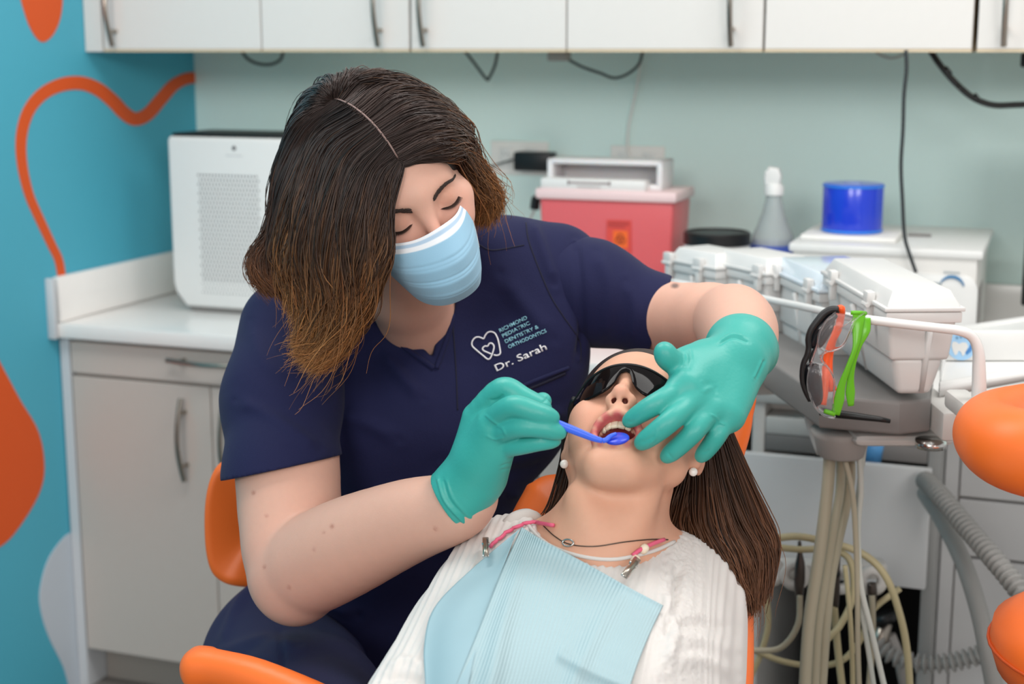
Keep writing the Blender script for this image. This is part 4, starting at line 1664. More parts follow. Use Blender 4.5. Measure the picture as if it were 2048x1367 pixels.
# ---------------------------------------------------------------- hair
F = Field((-.40, 1.66, 1.22), (.12, 2.10, 1.62), .003)
for p, k in ((ellipsoid((0, -.020, .040), (.084, .104, .088)), .0), (ellipsoid((0, -.05, -.02), (.08, .07, .09)), .03)):
    F.add(HD.wrap(p), k)
F.cut(HD.wrap(ellipsoid((.002, .125, -.034), (.072, .094, .126))), .006)
F.cut(HD.wrap(ellipsoid((.0, .04, -.11), (.075, .10, .08))), .01)
Vc, Qc = F.mesh(2)
HB = make_bvh(Vc, Qc)
DARK = lin(52, 41, 38)
BRN = lin(120, 74, 44)
GOLD = lin(188, 128, 76)


def HP(px, py, d=None, off=0.006):
    """on the hair cap where the photo shows it, else at distance d"""
    if d is not None:
        return W(px, py, d)
    h, h2 = drape(HB, px, py, off), drape(BVH, px, py, .003)
    if h is not None and h2 is not None:
        h = h if h.y < h2.y else h2
    h = h if h is not None else h2
    return np.array(h) if h is not None else W(px, py, 1.86)


parts = [(Vc, Qc, np.array(DARK[:3]) * .7)]
# left curtain (photo left): from the parting down over the ear
gl_ = [
    [HP(801, 330), HP(788, 375, 1.772), HP(775, 440, 1.765), HP(768, 500, 1.765), HP(752, 560, 1.77), HP(728, 615, 1.79), HP(690, 655, 1.81), HP(655, 690, 1.82)],
    [HP(792, 312), HP(765, 350, 1.775), HP(742, 430, 1.760), HP(735, 510, 1.76), HP(728, 570, 1.77), HP(708, 630, 1.785), HP(672, 690, 1.80), HP(628, 733, 1.81)],
    [HP(775, 288), HP(728, 340), HP(695, 430, 1.762), HP(690, 520, 1.765), HP(695, 590, 1.775), HP(685, 650, 1.79), HP(650, 705, 1.81), HP(612, 722, 1.82)],
    [HP(752, 262), HP(690, 315), HP(650, 420, 1.775), HP(640, 520, 1.775), HP(655, 590, 1.785), HP(655, 640, 1.80), HP(630, 690, 1.82), HP(590, 700, 1.83)],
    [HP(728, 240), HP(655, 290), HP(612, 390, 1.80), HP(598, 470, 1.80), HP(598, 540, 1.81), HP(612, 595, 1.82), HP(618, 645, 1.83), HP(602, 680, 1.84)],
    [HP(705, 222), HP(628, 270), HP(585, 370, 1.83), HP(566, 450, 1.84), HP(556, 505, 1.85), HP(566, 550, 1.86), HP(586, 585, 1.86), HP(596, 612, 1.86)],
]
gw_ = [
    gl_[-1],
    [HP(680, 210), HP(605, 258), HP(562, 350, 1.87), HP(550, 420, 1.88), HP(534, 475, 1.89), HP(518, 510, 1.89), HP(524, 548, 1.88), HP(556, 584, 1.87)],
    [HP(662, 204), HP(592, 245), HP(558, 330, 1.90), HP(552, 400, 1.91), HP(538, 465, 1.91), HP(508, 512, 1.90), HP(510, 552, 1.89), HP(540, 590, 1.88)],
]
parts.append(strands(gl_, 7000, 30, .0007, DARK, GOLD, jit=.0064, wave=.0058, wfreq=2.4, cpow=2.6, seed=3, spread=(.25, .95), lock=.45))
parts.append(strands(gw_, 1500, 30, .0007, DARK, BRN, jit=.0045, wave=.0040, wfreq=2.2, cpow=2.6, seed=13, spread=(.3, .9), lock=.4))
# inner, darker layer behind it
gl_i = [[p + np.array([0.004, .022, 0]) for p in g] for g in gl_]
parts.append(strands(gl_i, 1500, 20, .0014, DARK, BRN, jit=.007, wave=.004, wfreq=2.0, cpow=2.5, seed=4))
# right side (photo right): swept over from the parting, then curling behind the jaw
gr_ = [
    [HP(801, 331), HP(840, 319), HP(882, 311), HP(914, 307, 1.82), HP(932, 330, 1.86), HP(952, 372, 1.89), HP(968, 408, 1.91), HP(955, 440, 1.93)],
    [HP(790, 310), HP(845, 290), HP(895, 280, 1.80), HP(924, 292, 1.85), HP(945, 335, 1.89), HP(972, 372, 1.92), HP(978, 410, 1.93), HP(962, 436, 1.94)],
    [HP(772, 285), HP(835, 256), HP(895, 250, 1.82), HP(930, 278, 1.88), HP(940, 320, 1.92), HP(962, 360, 1.94), HP(985, 395, 1.95), HP(972, 430, 1.96)],
    [HP(750, 260), HP(815, 222), HP(880, 225), HP(922, 255, 1.90), HP(930, 300, 1.94), HP(950, 345, 1.96), HP(970, 385, 1.97), HP(960, 420, 1.97)],
    [HP(725, 238), HP(785, 195), HP(850, 195), HP(900, 228, 1.93), HP(926, 270, 1.96), HP(935, 320, 1.98), HP(950, 370, 1.98), HP(948, 410, 1.98)],
    [HP(700, 220), HP(755, 172), HP(815, 172), HP(872, 205, 1.94), HP(912, 250, 1.98), HP(925, 300, 2.0), HP(935, 350, 2.0), HP(935, 400, 2.0)],
    [HP(672, 206), HP(705, 165), HP(760, 152), HP(825, 175, 1.95), HP(880, 220, 2.0), HP(910, 270, 2.02), HP(920, 330, 2.02), HP(920, 380, 2.02)],
]
parts.append(strands(gr_, 5600, 28, .0007, DARK, lin(160, 108, 62), jit=.0060, wave=.0055, wfreq=2.6, cpow=2.6, seed=5, spread=(.25, 1.2), lock=.45))
# crown, brushed back from the end of the parting
gb_ = [
    [HP(664, 204), HP(612, 235), HP(572, 300, 1.93), HP(555, 380, 1.97), HP(560, 460, 1.98), HP(580, 540, 1.98)],
    [HP(664, 204), HP(622, 205), HP(590, 245, 1.97), HP(572, 320, 2.0), HP(575, 400, 2.02), HP(590, 500, 2.02)],
    [HP(666, 202), HP(640, 180), HP(612, 200, 1.98), HP(592, 270, 2.03), HP(600, 370, 2.05), HP(620, 480, 2.05)],
    [HP(668, 203), HP(662, 166), HP(650, 170, 1.96), HP(635, 240, 2.05), HP(650, 350, 2.08), HP(670, 460, 2.07)],
    [HP(672, 204), HP(690, 158), HP(700, 152, 1.95), HP(720, 210, 2.07), HP(740, 330, 2.10), HP(760, 440, 2.08)],
    [HP(678, 205), HP(725, 153), HP(765, 150, 1.96), HP(810, 210, 2.07), HP(840, 320, 2.08), HP(850, 420, 2.06)],
]
parts.append(strands(gb_, 3000, 22, .0008, DARK, BRN, jit=.005, wave=.003, wfreq=2.0, cpow=3.0, seed=6, spread=(.2, 1.2)))
# stray wisps
parts.append(strands([[g[3], g[4], g[5], g[6], g[7] + np.array([-.006, 0, -.012])] for g in gl_], 170, 20, .0005, BRN, GOLD, jit=.014, wave=.006, wfreq=1.6, seed=8, cpow=1.5, spread=(.3, 1.3)))
parts.append(strands([[g[2], g[3], g[4], g[5], g[6], g[7] + np.array([.006, 0, -.010])] for g in gr_[:5]], 130, 20, .0005, BRN, GOLD, jit=.012, wave=.006, wfreq=1.6, seed=9, cpow=1.5, spread=(.3, 1.3)))
V, Q, C = join_np(parts)
hr_ = obj_np('hair', V, Q, M_HAIR, dent, C)
hr_['label'] = 'dark wavy shoulder length hair with golden brown tips'
# the pale scalp line of the parting
pl = [HP(x, y, None, .0088) for x, y in spline([(662, 207), (690, 211), (720, 228), (750, 255), (775, 286), (792, 312), (799, 326)], 30)]
MB().tube(pl, [.0006 + .0009 * math.sin(i / 29 * math.pi) for i in range(30)], 5).build('parting', mat('scalp', (128, 104, 98), .6), hr_, True, world_coords=True)
# ================================================================== the patient
GH = Frame((0.143, 1.719, 1.112), rotm(math.radians(-17), math.radians(-60), math.radians(-3)), .945)
SKG = np.array(lin(214, 162, 136)[:3])
LIP = lin(196, 92, 96)
kid = thing('person', 'person lying back in white ribbed sweater, mouth open, long brown hair spread on the chair', 'person', tuple(W(1150, 1367, 1.45)))
FG = Field((-.16, 1.36, .86), (.40, 1.92, 1.30), .0022)
A = lambda p, k: FG.add(GH.wrap(p), k)
Cu = lambda p, k: FG.cut(GH.wrap(p), k)
# skull and face with the jaw dropped
A(ellipsoid((0, -.012, .036), (.075, .092, .080)), .01)
A(ellipsoid((0, .020, -.026), (.066, .060, .080)), .02)
for s in (-1, 1):
    A(capsule((s * .051, .000, -.066), (s * .016, .058, -.118), .017, .016), .018)
    A(capsule((s * .060, -.002, -.030), (s * .054, .006, -.062), .019, .018), .02)
    A(ellipsoid((s * .042, .046, -.060), (.022, .024, .032)), .02)
    A(ellipsoid((s * .040, .056, -.036), (.024, .022, .022)), .02)
A(capsule((-.014, .057, -.119), (.014, .057, -.119), .018), .015)
A(ellipsoid((0, .036, -.106), (.042, .03, .024)), .02)
A(capsule((-.034, .066, .020), (0, .075, .016), .012, .012), .02)
A(capsule((.034, .066, .020), (0, .075, .016), .012, .012), .02)
for s in (-1, 1):
    Cu(ellipsoid((s * .032, .090, 0), (.018, .017, .012)), .012)
    A(ellipsoid((s * .031, .066, -.003), (.0155, .0145, .0135)), .004)
A(capsule((0, .077, .008), (0, .098, -.030), .0062, .0080), .014)
A(ellipsoid((0, .101, -.036), (.0098, .0095, .0088)), .006)
for s in (-1, 1):
    A(ellipsoid((s * .0115, .091, -.040), (.0072, .0085, .0072)), .006)
# upper lip ridge, mouth
A(capsule((0, .086, -.048), (0, .088, -.058), .011, .010), .015)
MC = (0, .080, -.083)
ring = []
for i in range(25):
    a = 2 * math.pi * i / 24
    x = .0255 * math.cos(a)
    z = MC[2] + (.0195 if math.sin(a) > 0 else .0185) * math.sin(a)
    y = .0835 + .006 * math.sin(a) * (1 if math.sin(a) > 0 else 1.1) - 9.0 * x * x * (1.5)
    if math.sin(a) > .93:
        z -= .0012
    ring.append((x, y, z))
for i in range(24):
    up = .5 + .5 * math.sin(2 * math.pi * (i + .5) / 24)
    A(capsule(ring[i], ring[i + 1], .0048 + .0012 * abs(math.sin(2 * math.pi * (i + .5) / 24))), .006)
Cu(ellipsoid((0, .078, -.083), (.0225, .038, .0165)), .004)
for s in (-1, 1):
    Cu(ellipsoid((s * .0062, .096, -.0465), (.0036, .0062, .0042)), .002)
# ears
for s in (-1, 1):
    e = 1 if s > 0 else .8
    Re = np.array([[1, 0, 0], [0, .95, -.3], [0, .3, .95]]).T
    A(ellipsoid((s * (.084 if s > 0 else .079), -.014, -.014), (.0085, .020 * e, .033), Re), .010)
    Cu(ellipsoid((s * (.0925 if s > 0 else .0875), -.010, -.008), (.0065, .0105, .018), Re), .004)
    A(ellipsoid((s * (.083 if s > 0 else .0785), -.004, -.044), (.0060, .0085, .0095)), .008)
# neck and upper chest
nb = W(1205, 1085, 1.63)
FG.limb([GH(0, -.036, -.045), W(1232, 1000, 1.665), nb, W(1190, 1180, 1.62)], [.049, .048, .054, .07], .013)
FG.limb([W(1060, 1120, 1.68), W(1200, 1125, 1.645), W(1350, 1130, 1.69)], [.040, .052, .040], .04)
FG.limb([W(1075, 1088, 1.645), W(1150, 1092, 1.612), W(1203, 1098, 1.60)], [.006, .008, .007], .012)
FG.limb([W(1345, 1092, 1.655), W(1290, 1096, 1.618), W(1222, 1100, 1.60)], [.006, .008, .007], .012)
# the two neck cords
FG.limb([W(1300, 985, 1.625), W(1265, 1040, 1.60), W(1222, 1092, 1.592)], [.008, .008, .006], .02)
FG.limb([W(1150, 985, 1.625), W(1180, 1040, 1.60), W(1205, 1092, 1.592)], [.007, .007, .006], .02)
FG.limb([W(1150, 1180, 1.66), W(1120, 1320, 1.56)], [.075, .08], .03)
V, Q = FG.mesh(2)
L = GH.inv(V)
C = skin_cols(V, SKG, [(GH(.044, .06, -.045), .022, lin(226, 150, 130), .45), (GH(-.044, .06, -.045), .022, lin(226, 150, 130), .45), (GH(0, .10, -.036), .012, lin(224, 150, 130), .5),
                       (GH(.077, -.01, -.02), .02, lin(222, 140, 126), .5)])
RG = np.array(ring)
dl = np.min(np.linalg.norm(L[:, None, :] - RG[None, ::2, :], axis=2), 1) if len(L) < 400000 else np.full(len(L), 1.)
w = np.clip((.0098 - dl) / .003, 0, 1)[:, None] * .95
C = C * (1 - w) + np.array(LIP[:3]) * w
inm = ((L[:, 0] / .0235) ** 2 + ((L[:, 2] + .083) / .0175) ** 2 < 1.0) & (L[:, 1] < .080 - 13 * L[:, 0] ** 2) & (L[:, 1] > .03)
C[inm] = np.array(lin(120, 44, 44)[:3])
nos = (np.minimum(np.linalg.norm(L - (.0062, .094, -.045), axis=1), np.linalg.norm(L - (-.0062, .094, -.045), axis=1)) < .0052)
C[nos] = np.array(lin(96, 44, 36)[:3])
obj_np('body', V, Q, M_SKIN, kid, C)
BK = make_bvh(V, Q)

# teeth and tongue
M_TOOTH = mat('tooth_enamel', (236, 226, 200), 0.25, sss=.1)
for nm, sg in (('upper_teeth', 1), ('lower_teeth', -1)):
    mb = MB()
    for i in (-2, -1, 0, 1, 2):
        if sg > 0 and i == 1:
            pass
        a = (i - .5 * (sg > 0)) * .46
        x = .0185 * math.sin(a)
        y = .066 + .0135 * math.cos(a)
        z = -.083 + sg * .0150
        hw = (.0042 if sg > 0 else .0034) * (1 if abs(i) < 2 else .8)
        hh = (.0052 if sg > 0 else .0034) * (1 if abs(i) < 3 else .8)
        M = Matrix.Translation(GH(x, y, z - sg * hh * .2).tolist()) @ Matrix(np.c_[GH.R, [0, 0, 0]].tolist()).to_4x4() @ Matrix.Rotation(-a, 4, 'Z')
        mb.box(-hw, hw, -.0022, .0022, -hh, hh, .0014, 2, M)
    mb.build(nm, M_TOOTH, kid, True, world_coords=True)
F = Field(GH(0, .05, -.095) - .05, GH(0, .05, -.095) + .05, .0018)
F.add(GH.wrap(ellipsoid((0, .050, -.0985), (.0145, .024, .007))), .0)
V, Q = F.mesh(2)
obj_np('tongue', V, Q, mat('tongue', (186, 92, 92), .35, sss=.2), kid)

# ---------------------------------------------------------------- sweater
H3 = .003
F = Field((-.22, 1.12, .62), (.42, 1.92, 1.16), H3)
F.limb([W(1105, 1205, 1.665), W(1065, 1290, 1.575), W(1000, 1450, 1.42)], [.088, .092, .10], .02, .03)
F.limb([W(1300, 1240, 1.66), W(1285, 1310, 1.575), W(1230, 1450, 1.42)], [.088, .092, .10], .06, .03)
F.limb([W(1010, 1132, 1.69), W(1210, 1190, 1.67), W(1385, 1185, 1.71)], [.050, .080, .052], .05, .03)
F.limb([W(1012, 1132, 1.685), W(958, 1190, 1.62), W(895, 1285, 1.54), W(845, 1370, 1.47), W(800, 1440, 1.40)], [.052, .048, .045, .043, .041], .02)
F.limb([W(1384, 1188, 1.71), W(1394, 1250, 1.665), W(1390, 1340, 1.585), W(1375, 1440, 1.49)], [.052, .051, .050, .048], .02)
# neck opening
F.cut(wedge([(1052, 1015), (1110, 960), (1330, 960), (1356, 1070), (1330, 1086), (1225, 1112), (1150, 1104), (1088, 1078)], 1.45, 1.74), .005)
V, Q = F.mesh(2)
V = folds(V, Q, [
    ([(1340, 1290), (1390, 1280), (1480, 1310)], 17, .006), ([(1330, 1330), (1400, 1320), (1480, 1350)], 15, .006), ([(1345, 1250), (1400, 1245), (1470, 1260)], 12, -.005),
    ([(1360, 1120), (1350, 1200), (1335, 1280)], 10, -.009), ([(1330, 1180), (1345, 1250), (1330, 1340)], 12, .009),
    ([(950, 1120), (920, 1200), (880, 1280)], 12, .003), ([(985, 1130), (970, 1190), (930, 1260)], 10, -.007), ([(770, 1335), (810, 1320), (850, 1330)], 9, .004),
    ([(760, 1362), (800, 1350), (850, 1362)], 8, -.007)])
# knitted ribs: uneven along the body, running down from the shoulders
N = vnormals(V, Q)
ax_ = np.array(W(1200, 1130, 1.66)) - np.array(W(1110, 1450, 1.42))
ax_ /= np.linalg.norm(ax_)
sd_ = np.cross(ax_, np.array([0, .6, -.8]))
sd_ /= np.linalg.norm(sd_)
# ribs follow the sleeve on the arm at the photo's right
q = V @ sd_
armR = 1 / (1 + np.exp(-(proj(V)[:, 0] - 1370) / 14))
axR = np.array(W(1405, 1155, 1.71)) - np.array(W(1390, 1440, 1.49))
axR /= np.linalg.norm(axR)
sR = np.cross(axR, np.array([0.2, .6, -.8]))
sR /= np.linalg.norm(sR)
ph = (q * (1 - armR) + (V @ sR) * armR) * 2 * math.pi / .0088
V = V + N * (.0009 * np.sin(ph) + .0004 * np.sin(ph * .5 + .7))[:, None]
sw = obj_np('sweater', V, Q, mat('white_knit', (215, 210, 206), .85, bump=.3, bscale=1500, sheen=.2, sss=.05), kid)
sw['label'] = 'white ribbed long sleeved sweater'
BSW = make_bvh(V, Q)
for px in ([(1052, 1040), (1088, 1078), (1150, 1104), (1225, 1113), (1300, 1098), (1348, 1078)],):
    draped = []
    for x, y in spline(px, 40):
        hs = [h for h in (drape(BSW, x, y + 5, .0005), drape(BK, x, y + 5, .0005)) if h is not None]
        if hs:
            draped.append(min(hs, key=lambda h: h.y))
    MB().tube(draped, .0022, 8).build('neck_trim', MATS['white_knit'], sw, True, world_coords=True)
cl = [W(*p) for p in ((1010, 1062, 1.668), (1022, 1044, 1.668), (1040, 1034, 1.672), (1060, 1032, 1.68), (1076, 1044, 1.69))]
MB().tube(spline(cl, 16), [.004] + [.009] * 14 + [.004], 8).build('collar_fold', mat('grey_knit', (196, 192, 188), .85), sw, True, world_coords=True)

# ---------------------------------------------------------------- hair
DK = lin(46, 30, 22)
MB_ = lin(104, 68, 46)
parts = []
F = Field((-.02, 1.60, .95), (.32, 2.0, 1.32), .003)
F.add(GH.wrap(ellipsoid((0, -.024, .045), (.084, .098, .088))), 0)
F.cut(GH.wrap(ellipsoid((0, .11, -.040), (.076, .105, .116))), .006)
F.cut(GH.wrap(ellipsoid((0, .02, -.07), (.10, .08, .085))), .01)
V, Q = F.mesh(2)
parts.append((V, Q, np.array(DK[:3]) * .7))
w3 = lambda *p: [W(*q) for q in p]
# photo right: falls from behind the ear over the shoulder and off the chair
g = [
    w3((1372, 900, 1.76), (1362, 960, 1.75), (1345, 1010, 1.74), (1332, 1050, 1.72), (1335, 1075, 1.71)),
    w3((1385, 905, 1.76), (1380, 970, 1.75), (1370, 1030, 1.735), (1375, 1075, 1.715), (1410, 1120, 1.70)),
    w3((1400, 895, 1.755), (1405, 970, 1.74), (1410, 1050, 1.715), (1440, 1110, 1.69), (1480, 1180, 1.68)),
    w3((1418, 880, 1.75), (1430, 970, 1.735), (1450, 1060, 1.71), (1485, 1130, 1.69), (1495, 1220, 1.68)),
    w3((1432, 860, 1.76), (1455, 950, 1.745), (1485, 1040, 1.73), (1515, 1110, 1.72), (1505, 1215, 1.70)),
    w3((1440, 850, 1.78), (1470, 930, 1.77), (1510, 1030, 1.76), (1535, 1100, 1.75), (1515, 1200, 1.73)),
    w3((1446, 850, 1.80), (1480, 930, 1.79), (1525, 1030, 1.78), (1540, 1090, 1.77), (1528, 1170, 1.76)),
]
parts.append(strands(g, 3000, 22, .0010, DK, MB_, jit=.005, wave=.0022, wfreq=1.2, cpow=1.2, seed=21, hl=.3, tip=.35, spread=(.6, 1.1)))
parts.append(strands([[p + np.array([0, .03, -.004]) for p in x] for x in g[:5]], 1600, 16, .0013, np.array(DK) * .7, DK, jit=.006, wave=.002, wfreq=1.0, seed=22, spread=(.6, 1.1)))
parts.append(strands([x[1:] + [x[-1] + np.array([-.006, -.005, -.02])] for x in g[2:]], 60, 18, .0004, MB_, lin(140, 96, 66), jit=.010, wave=.004, wfreq=1.2, seed=25))
# photo left: narrow fall between cheek and chair
g2 = [
    w3((1140, 850, 1.76), (1135, 920, 1.75), (1120, 980, 1.74), (1100, 1030, 1.725), (1080, 1052, 1.715)),
    w3((1150, 880, 1.755), (1145, 940, 1.745), (1135, 1000, 1.73), (1115, 1045, 1.715), (1095, 1058, 1.705)),
    w3((1160, 900, 1.76), (1158, 950, 1.745), (1150, 1000, 1.73), (1135, 1040, 1.715), (1118, 1056, 1.705)),
    w3((1165, 920, 1.765), (1168, 960, 1.755), (1162, 1000, 1.745), (1150, 1035, 1.73), (1140, 1052, 1.72)),
]
parts.append(strands(g2, 1300, 18, .0010, DK, lin(84, 54, 38), jit=.004, wave=.0015, wfreq=1.2, cpow=1.2, seed=23, hl=.25, tip=.4, spread=(.7, 1.0)))
# combed back from the forehead
g3 = []
for i in range(9):
    a = math.radians(-80 + 160 * i / 8)
    x = .068 * math.sin(a)
    g3.append([GH(x, .066 - .05 * abs(math.sin(a)) ** 1.5, .064 * math.cos(a) ** .6 + .002 - .03 * abs(math.sin(a))), GH(x * 1.12, .045 - .05 * abs(math.sin(a)), .105 * math.cos(a) ** .6 - .01),
               GH(x * 1.18, -.02 - .03 * abs(math.sin(a)), .128 * math.cos(a) ** .5 - .012), GH(x * 1.1, -.09, .10 * math.cos(a) ** .5 - .02), GH(x, -.12, .04)])
parts.append(strands(g3, 1500, 16, .0008, DK, DK, jit=.0028, wave=.001, wfreq=1.0, seed=24, hl=.25, tip=.5))
V, Q, C = join_np(parts)
obj_np('hair', V, Q, M_HAIR, kid, C)['label'] = 'long straight brown hair'

# ear studs
for px, d, lab in (((1387, 937), 1.70, 'pearl stud on the ear at the photo right'), ((1135, 927), 1.68, 'pearl stud on the ear at the photo left')):
    h = drape(BK, px[0], px[1], .0040, d)
    mb = MB().lathe([(0, -.0052), (.0026, -.0045), (.0045, -.0026), (.0052, 0), (.0045, .0026), (.0026, .0045), (0, .0052)], 16, tuple(h))
    ob = mb.build('earring', mat('pearl', (238, 232, 226), .2, coat=.5), kid, True, world_coords=True)
    ob['label'] = lab
# necklace
nk = [drape(BK, x, y, .0008, 1.62) for x, y in spline([(1088, 1052), (1110, 1072), (1140, 1088), (1190, 1092), (1250, 1083), (1300, 1078), (1335, 1079)], 40)]
nl = MB().tube(nk, .0007, 5).build('necklace', mat('dark_metal_chain', (90, 80, 72), .35, metal=.8), kid, True, world_coords=True)
pts = [drape(BK, 1138 + 11 * math.cos(a), 1086 + 7 * math.sin(a), .0022, 1.60) for a in np.linspace(0, 2 * math.pi, 15)[:-1]]
MB().tube(pts, .0010, 6, closed=True).build('pendant', M_CHROME, nl, True, world_coords=True)

# ================================================================== wraparound dark glasses on the patient
M_SMOKE = mat('smoked_lens', (16, 13, 14), 0.05, spec=.12)
gs = thing('sunglasses', 'dark wraparound safety glasses worn by the reclining patient', 'glasses', tuple(GH(0, .09, 0)))


def lens_y(x):
    return .0985 - 8.2 * x * x - 240 * x ** 4 * 2


nx_, nz_ = 57, 15
xs = np.linspace(-.071, .071, nx_)
rows = []
for x in xs:
    ax = abs(x)
    top = .0165 - 1.2 * x * x * 1.6 - .004 * max(0, (ax - .05) / .02)
    bot = np.interp(ax, [0, .006, .010, .016, .024, .036, .048, .060, .071], [.0045, .001, -.013, -.0225, -.0285, -.0310, -.0275, -.018, -.003])
    rows.append([(x, lens_y(x) + .0012 * math.cos((t - .5) * math.pi), bot + (top - bot) * t) for t in np.linspace(0, 1, nz_)])
P = GH(*np.array(rows).reshape(-1, 3))
idx = np.arange(nx_ * nz_).reshape(nx_, nz_)
q = np.stack([idx[:-1, :-1], idx[1:, :-1], idx[1:, 1:], idx[:-1, 1:]], -1).reshape(-1, 4)
ln = obj_np('lens', P, q, M_SMOKE, gs)
sd = ln.modifiers.new('thick', 'SOLIDIFY')
sd.thickness = .0022
fr = [GH(*r[-1]) for r in rows]
MB().tube(fr, .0016, 6).build('brow_bar', M_BLACK, gs, True, world_coords=True)
for s in (-1, 1):
    tp = [(s * .070, lens_y(.07) + .000, .008), (s * .0765, .030, .006), (s * .080, .0, .003), (s * .080, -.03, -.004), (s * .077, -.045, -.016)]
    MB().tube(GH(*spline(tp, 18)), [.0042] * 9 + [.0034] * 9, 8).build('temple', M_BLACK, gs, True, world_coords=True)

# ================================================================== dental mirror in the gloved hand
mr = thing('dental_mirror', 'blue plastic dental mirror held in the gloved hand at the open mouth', 'dental mirror', tuple(W(1113, 846, 1.563)))
M_BLUEP = mat('blue_plastic', (62, 104, 232), .35)
M_BLUEP2 = mat('deep_blue_plastic', (38, 62, 200), .3)
hp_ = [W(1085, 832, 1.568), W(1115, 847, 1.564), W(1150, 861, 1.562), W(1185, 875, 1.562), W(1205, 881, 1.562)]
MB().tube(spline(hp_, 20), np.interp(np.linspace(0, 1, 20), [0, .5, 1], [.0052, .0046, .0030]), 10).build('handle', M_BLUEP, mr, True, world_coords=True)
MB().tube(spline([W(1205, 881, 1.562), W(1213, 879, 1.562), W(1222, 871, 1.564), W(1232, 867, 1.567)], 10), [.0030] * 5 + [.0026, .0024, .0022, .002, .002], 8).build('neck', M_BLUEP, mr, True, world_coords=True)
c = W(1234, 877, 1.568)
nrm = Vector((-.12, -.16, .97)).normalized()
rotq = nrm.to_track_quat('Z', 'Y').to_matrix().to_4x4()
mb = MB().lathe([(0, -.0022), (.0118, -.0022), (.0134, -.0008), (.0134, .0008), (.0122, .0020), (0, .0024)], 36, mtx=Matrix.Translation(c) @ rotq)
mb.build('mirror_head', M_BLUEP2, mr, True, world_coords=True)
mb = MB().lathe([(0, -.0026), (.0112, -.0026), (.0112, -.0020), (0, -.0020)], 32, mtx=Matrix.Translation(c) @ rotq)
mb.build('mirror_glass', M_CHROME, mr, True, world_coords=True)

# ================================================================== bib with its cord and clips
M_BIB = mat('bib_paper', (166, 191, 197), .7)
nt = M_BIB.node_tree
tc = nt.nodes.new('ShaderNodeUVMap')
wv = nt.nodes.new('ShaderNodeTexWave')
wv.inputs['Scale'].default_value = 15
wv.bands_direction = 'X'
bp = nt.nodes.new('ShaderNodeBump')
bp.inputs['Strength'].default_value = .6
bp.inputs['Distance'].default_value = .001
nt.links.new(tc.outputs['UV'], wv.inputs['Vector'])
nt.links.new(wv.outputs['Fac'], bp.inputs['Height'])
nt.links.new(bp.outputs['Normal'], nt.nodes['Principled BSDF'].inputs['Normal'])


def drape_sheet(name, label, grid_px, nu, nv, off, m, parent=None, cat=None, lift=None):
    G = np.array(grid_px, float)                     # rows (down) x cols (across) x 2
    R = np.stack([spline(G[i], nu) for i in range(len(G))])
    S = np.stack([spline(R[:, j], nv) for j in range(nu)], 1)      # nv x nu x 2
    P = np.zeros((nv, nu, 3))
    last = 1.6
    for i in range(nv):
        for j in range(nu):
            h = drape(BSW, S[i, j, 0], S[i, j, 1], 0)
            d = h.y if h is not None else np.nan
            hb = drape(BK, S[i, j, 0], S[i, j, 1], 0)
            if hb is not None and not np.isnan(d):
                d = min(d, hb.y)
            P[i, j] = (S[i, j, 0], S[i, j, 1], d)
    D = P[:, :, 2]
    D[np.isnan(D)] = np.nanmean(D)
    # paper does not follow every dent: keep the near side and smooth
    for _ in range(60):
        E = np.pad(D, 1, mode='edge')
        Sm = (E[:-2, 1:-1] + E[2:, 1:-1] + E[1:-1, :-2] + E[1:-1, 2:]) / 4
        D = np.minimum(D, Sm * .5 + D * .5) if _ < 40 else Sm
    X = np.zeros((nv, nu, 3))
    for i in range(nv):
        for j in range(nu):
            l = off + (lift(i / (nv - 1), j / (nu - 1)) if lift else 0)
            X[i, j] = W(P[i, j, 0], P[i, j, 1], D[i, j] - l)
    idx = np.arange(nv * nu).reshape(nv, nu)
    q = np.stack([idx[:-1, :-1], idx[1:, :-1], idx[1:, 1:], idx[:-1, 1:]], -1).reshape(-1, 4)
    o = obj_np(name, X.reshape(-1, 3), q, m, parent)
    uv = o.data.uv_layers.new(name='UVMap')
    li = np.zeros(len(o.data.loops), np.int32)
    o.data.loops.foreach_get('vertex_index', li)
    jj, ii = li % nu, li // nu
    uv.data.foreach_set('uv', np.c_[jj / (nu - 1), ii / (nv - 1)].astype(np.float32).ravel())
    sd = o.modifiers.new('thick', 'SOLIDIFY')
    sd.thickness = .0006
    return o


bib = thing('bib', 'pale blue ribbed paper bib clipped over the white sweater', 'bib', tuple(W(1150, 1250, 1.5)))
gm = [
    [(1043, 1053), (1090, 1082), (1180, 1130), (1260, 1175), (1327, 1210)],
    [(1000, 1150), (1060, 1170), (1150, 1200), (1230, 1235), (1302, 1262)],
    [(960, 1250), (1030, 1262), (1120, 1285), (1200, 1305), (1278, 1320)],
    [(915, 1360), (1000, 1370), (1090, 1380), (1170, 1390), (1252, 1396)],
    [(880, 1450), (960, 1455), (1060, 1462), (1140, 1468), (1222, 1474)],
]
lf = lambda v, u: .004 * math.sin(v * 3 + u * 5) * min(1, v * 4) + .009 * math.exp(-((u - .10 - v * .12) / .06) ** 2) * min(v * 3, 1) + .005 * math.exp(-((u - .72 + .10 * v) / .05) ** 2) + .006 * math.exp(-((v - .55 - .25 * (u - .5)) / .03) ** 2) * (u > .5)
drape_sheet('bib_sheet', None, gm, 61, 61, .006, M_BIB, bib, lift=lf)
gf = [
    [(1040, 1056), (1036, 1062), (1030, 1070)],
    [(940, 1140), (985, 1130), (1012, 1118)],
    [(868, 1215), (930, 1200), (985, 1190)],
    [(848, 1290), (900, 1275), (962, 1262)],
    [(850, 1370), (890, 1362), (940, 1352)],
    [(845, 1450), (890, 1450), (925, 1450)],
]
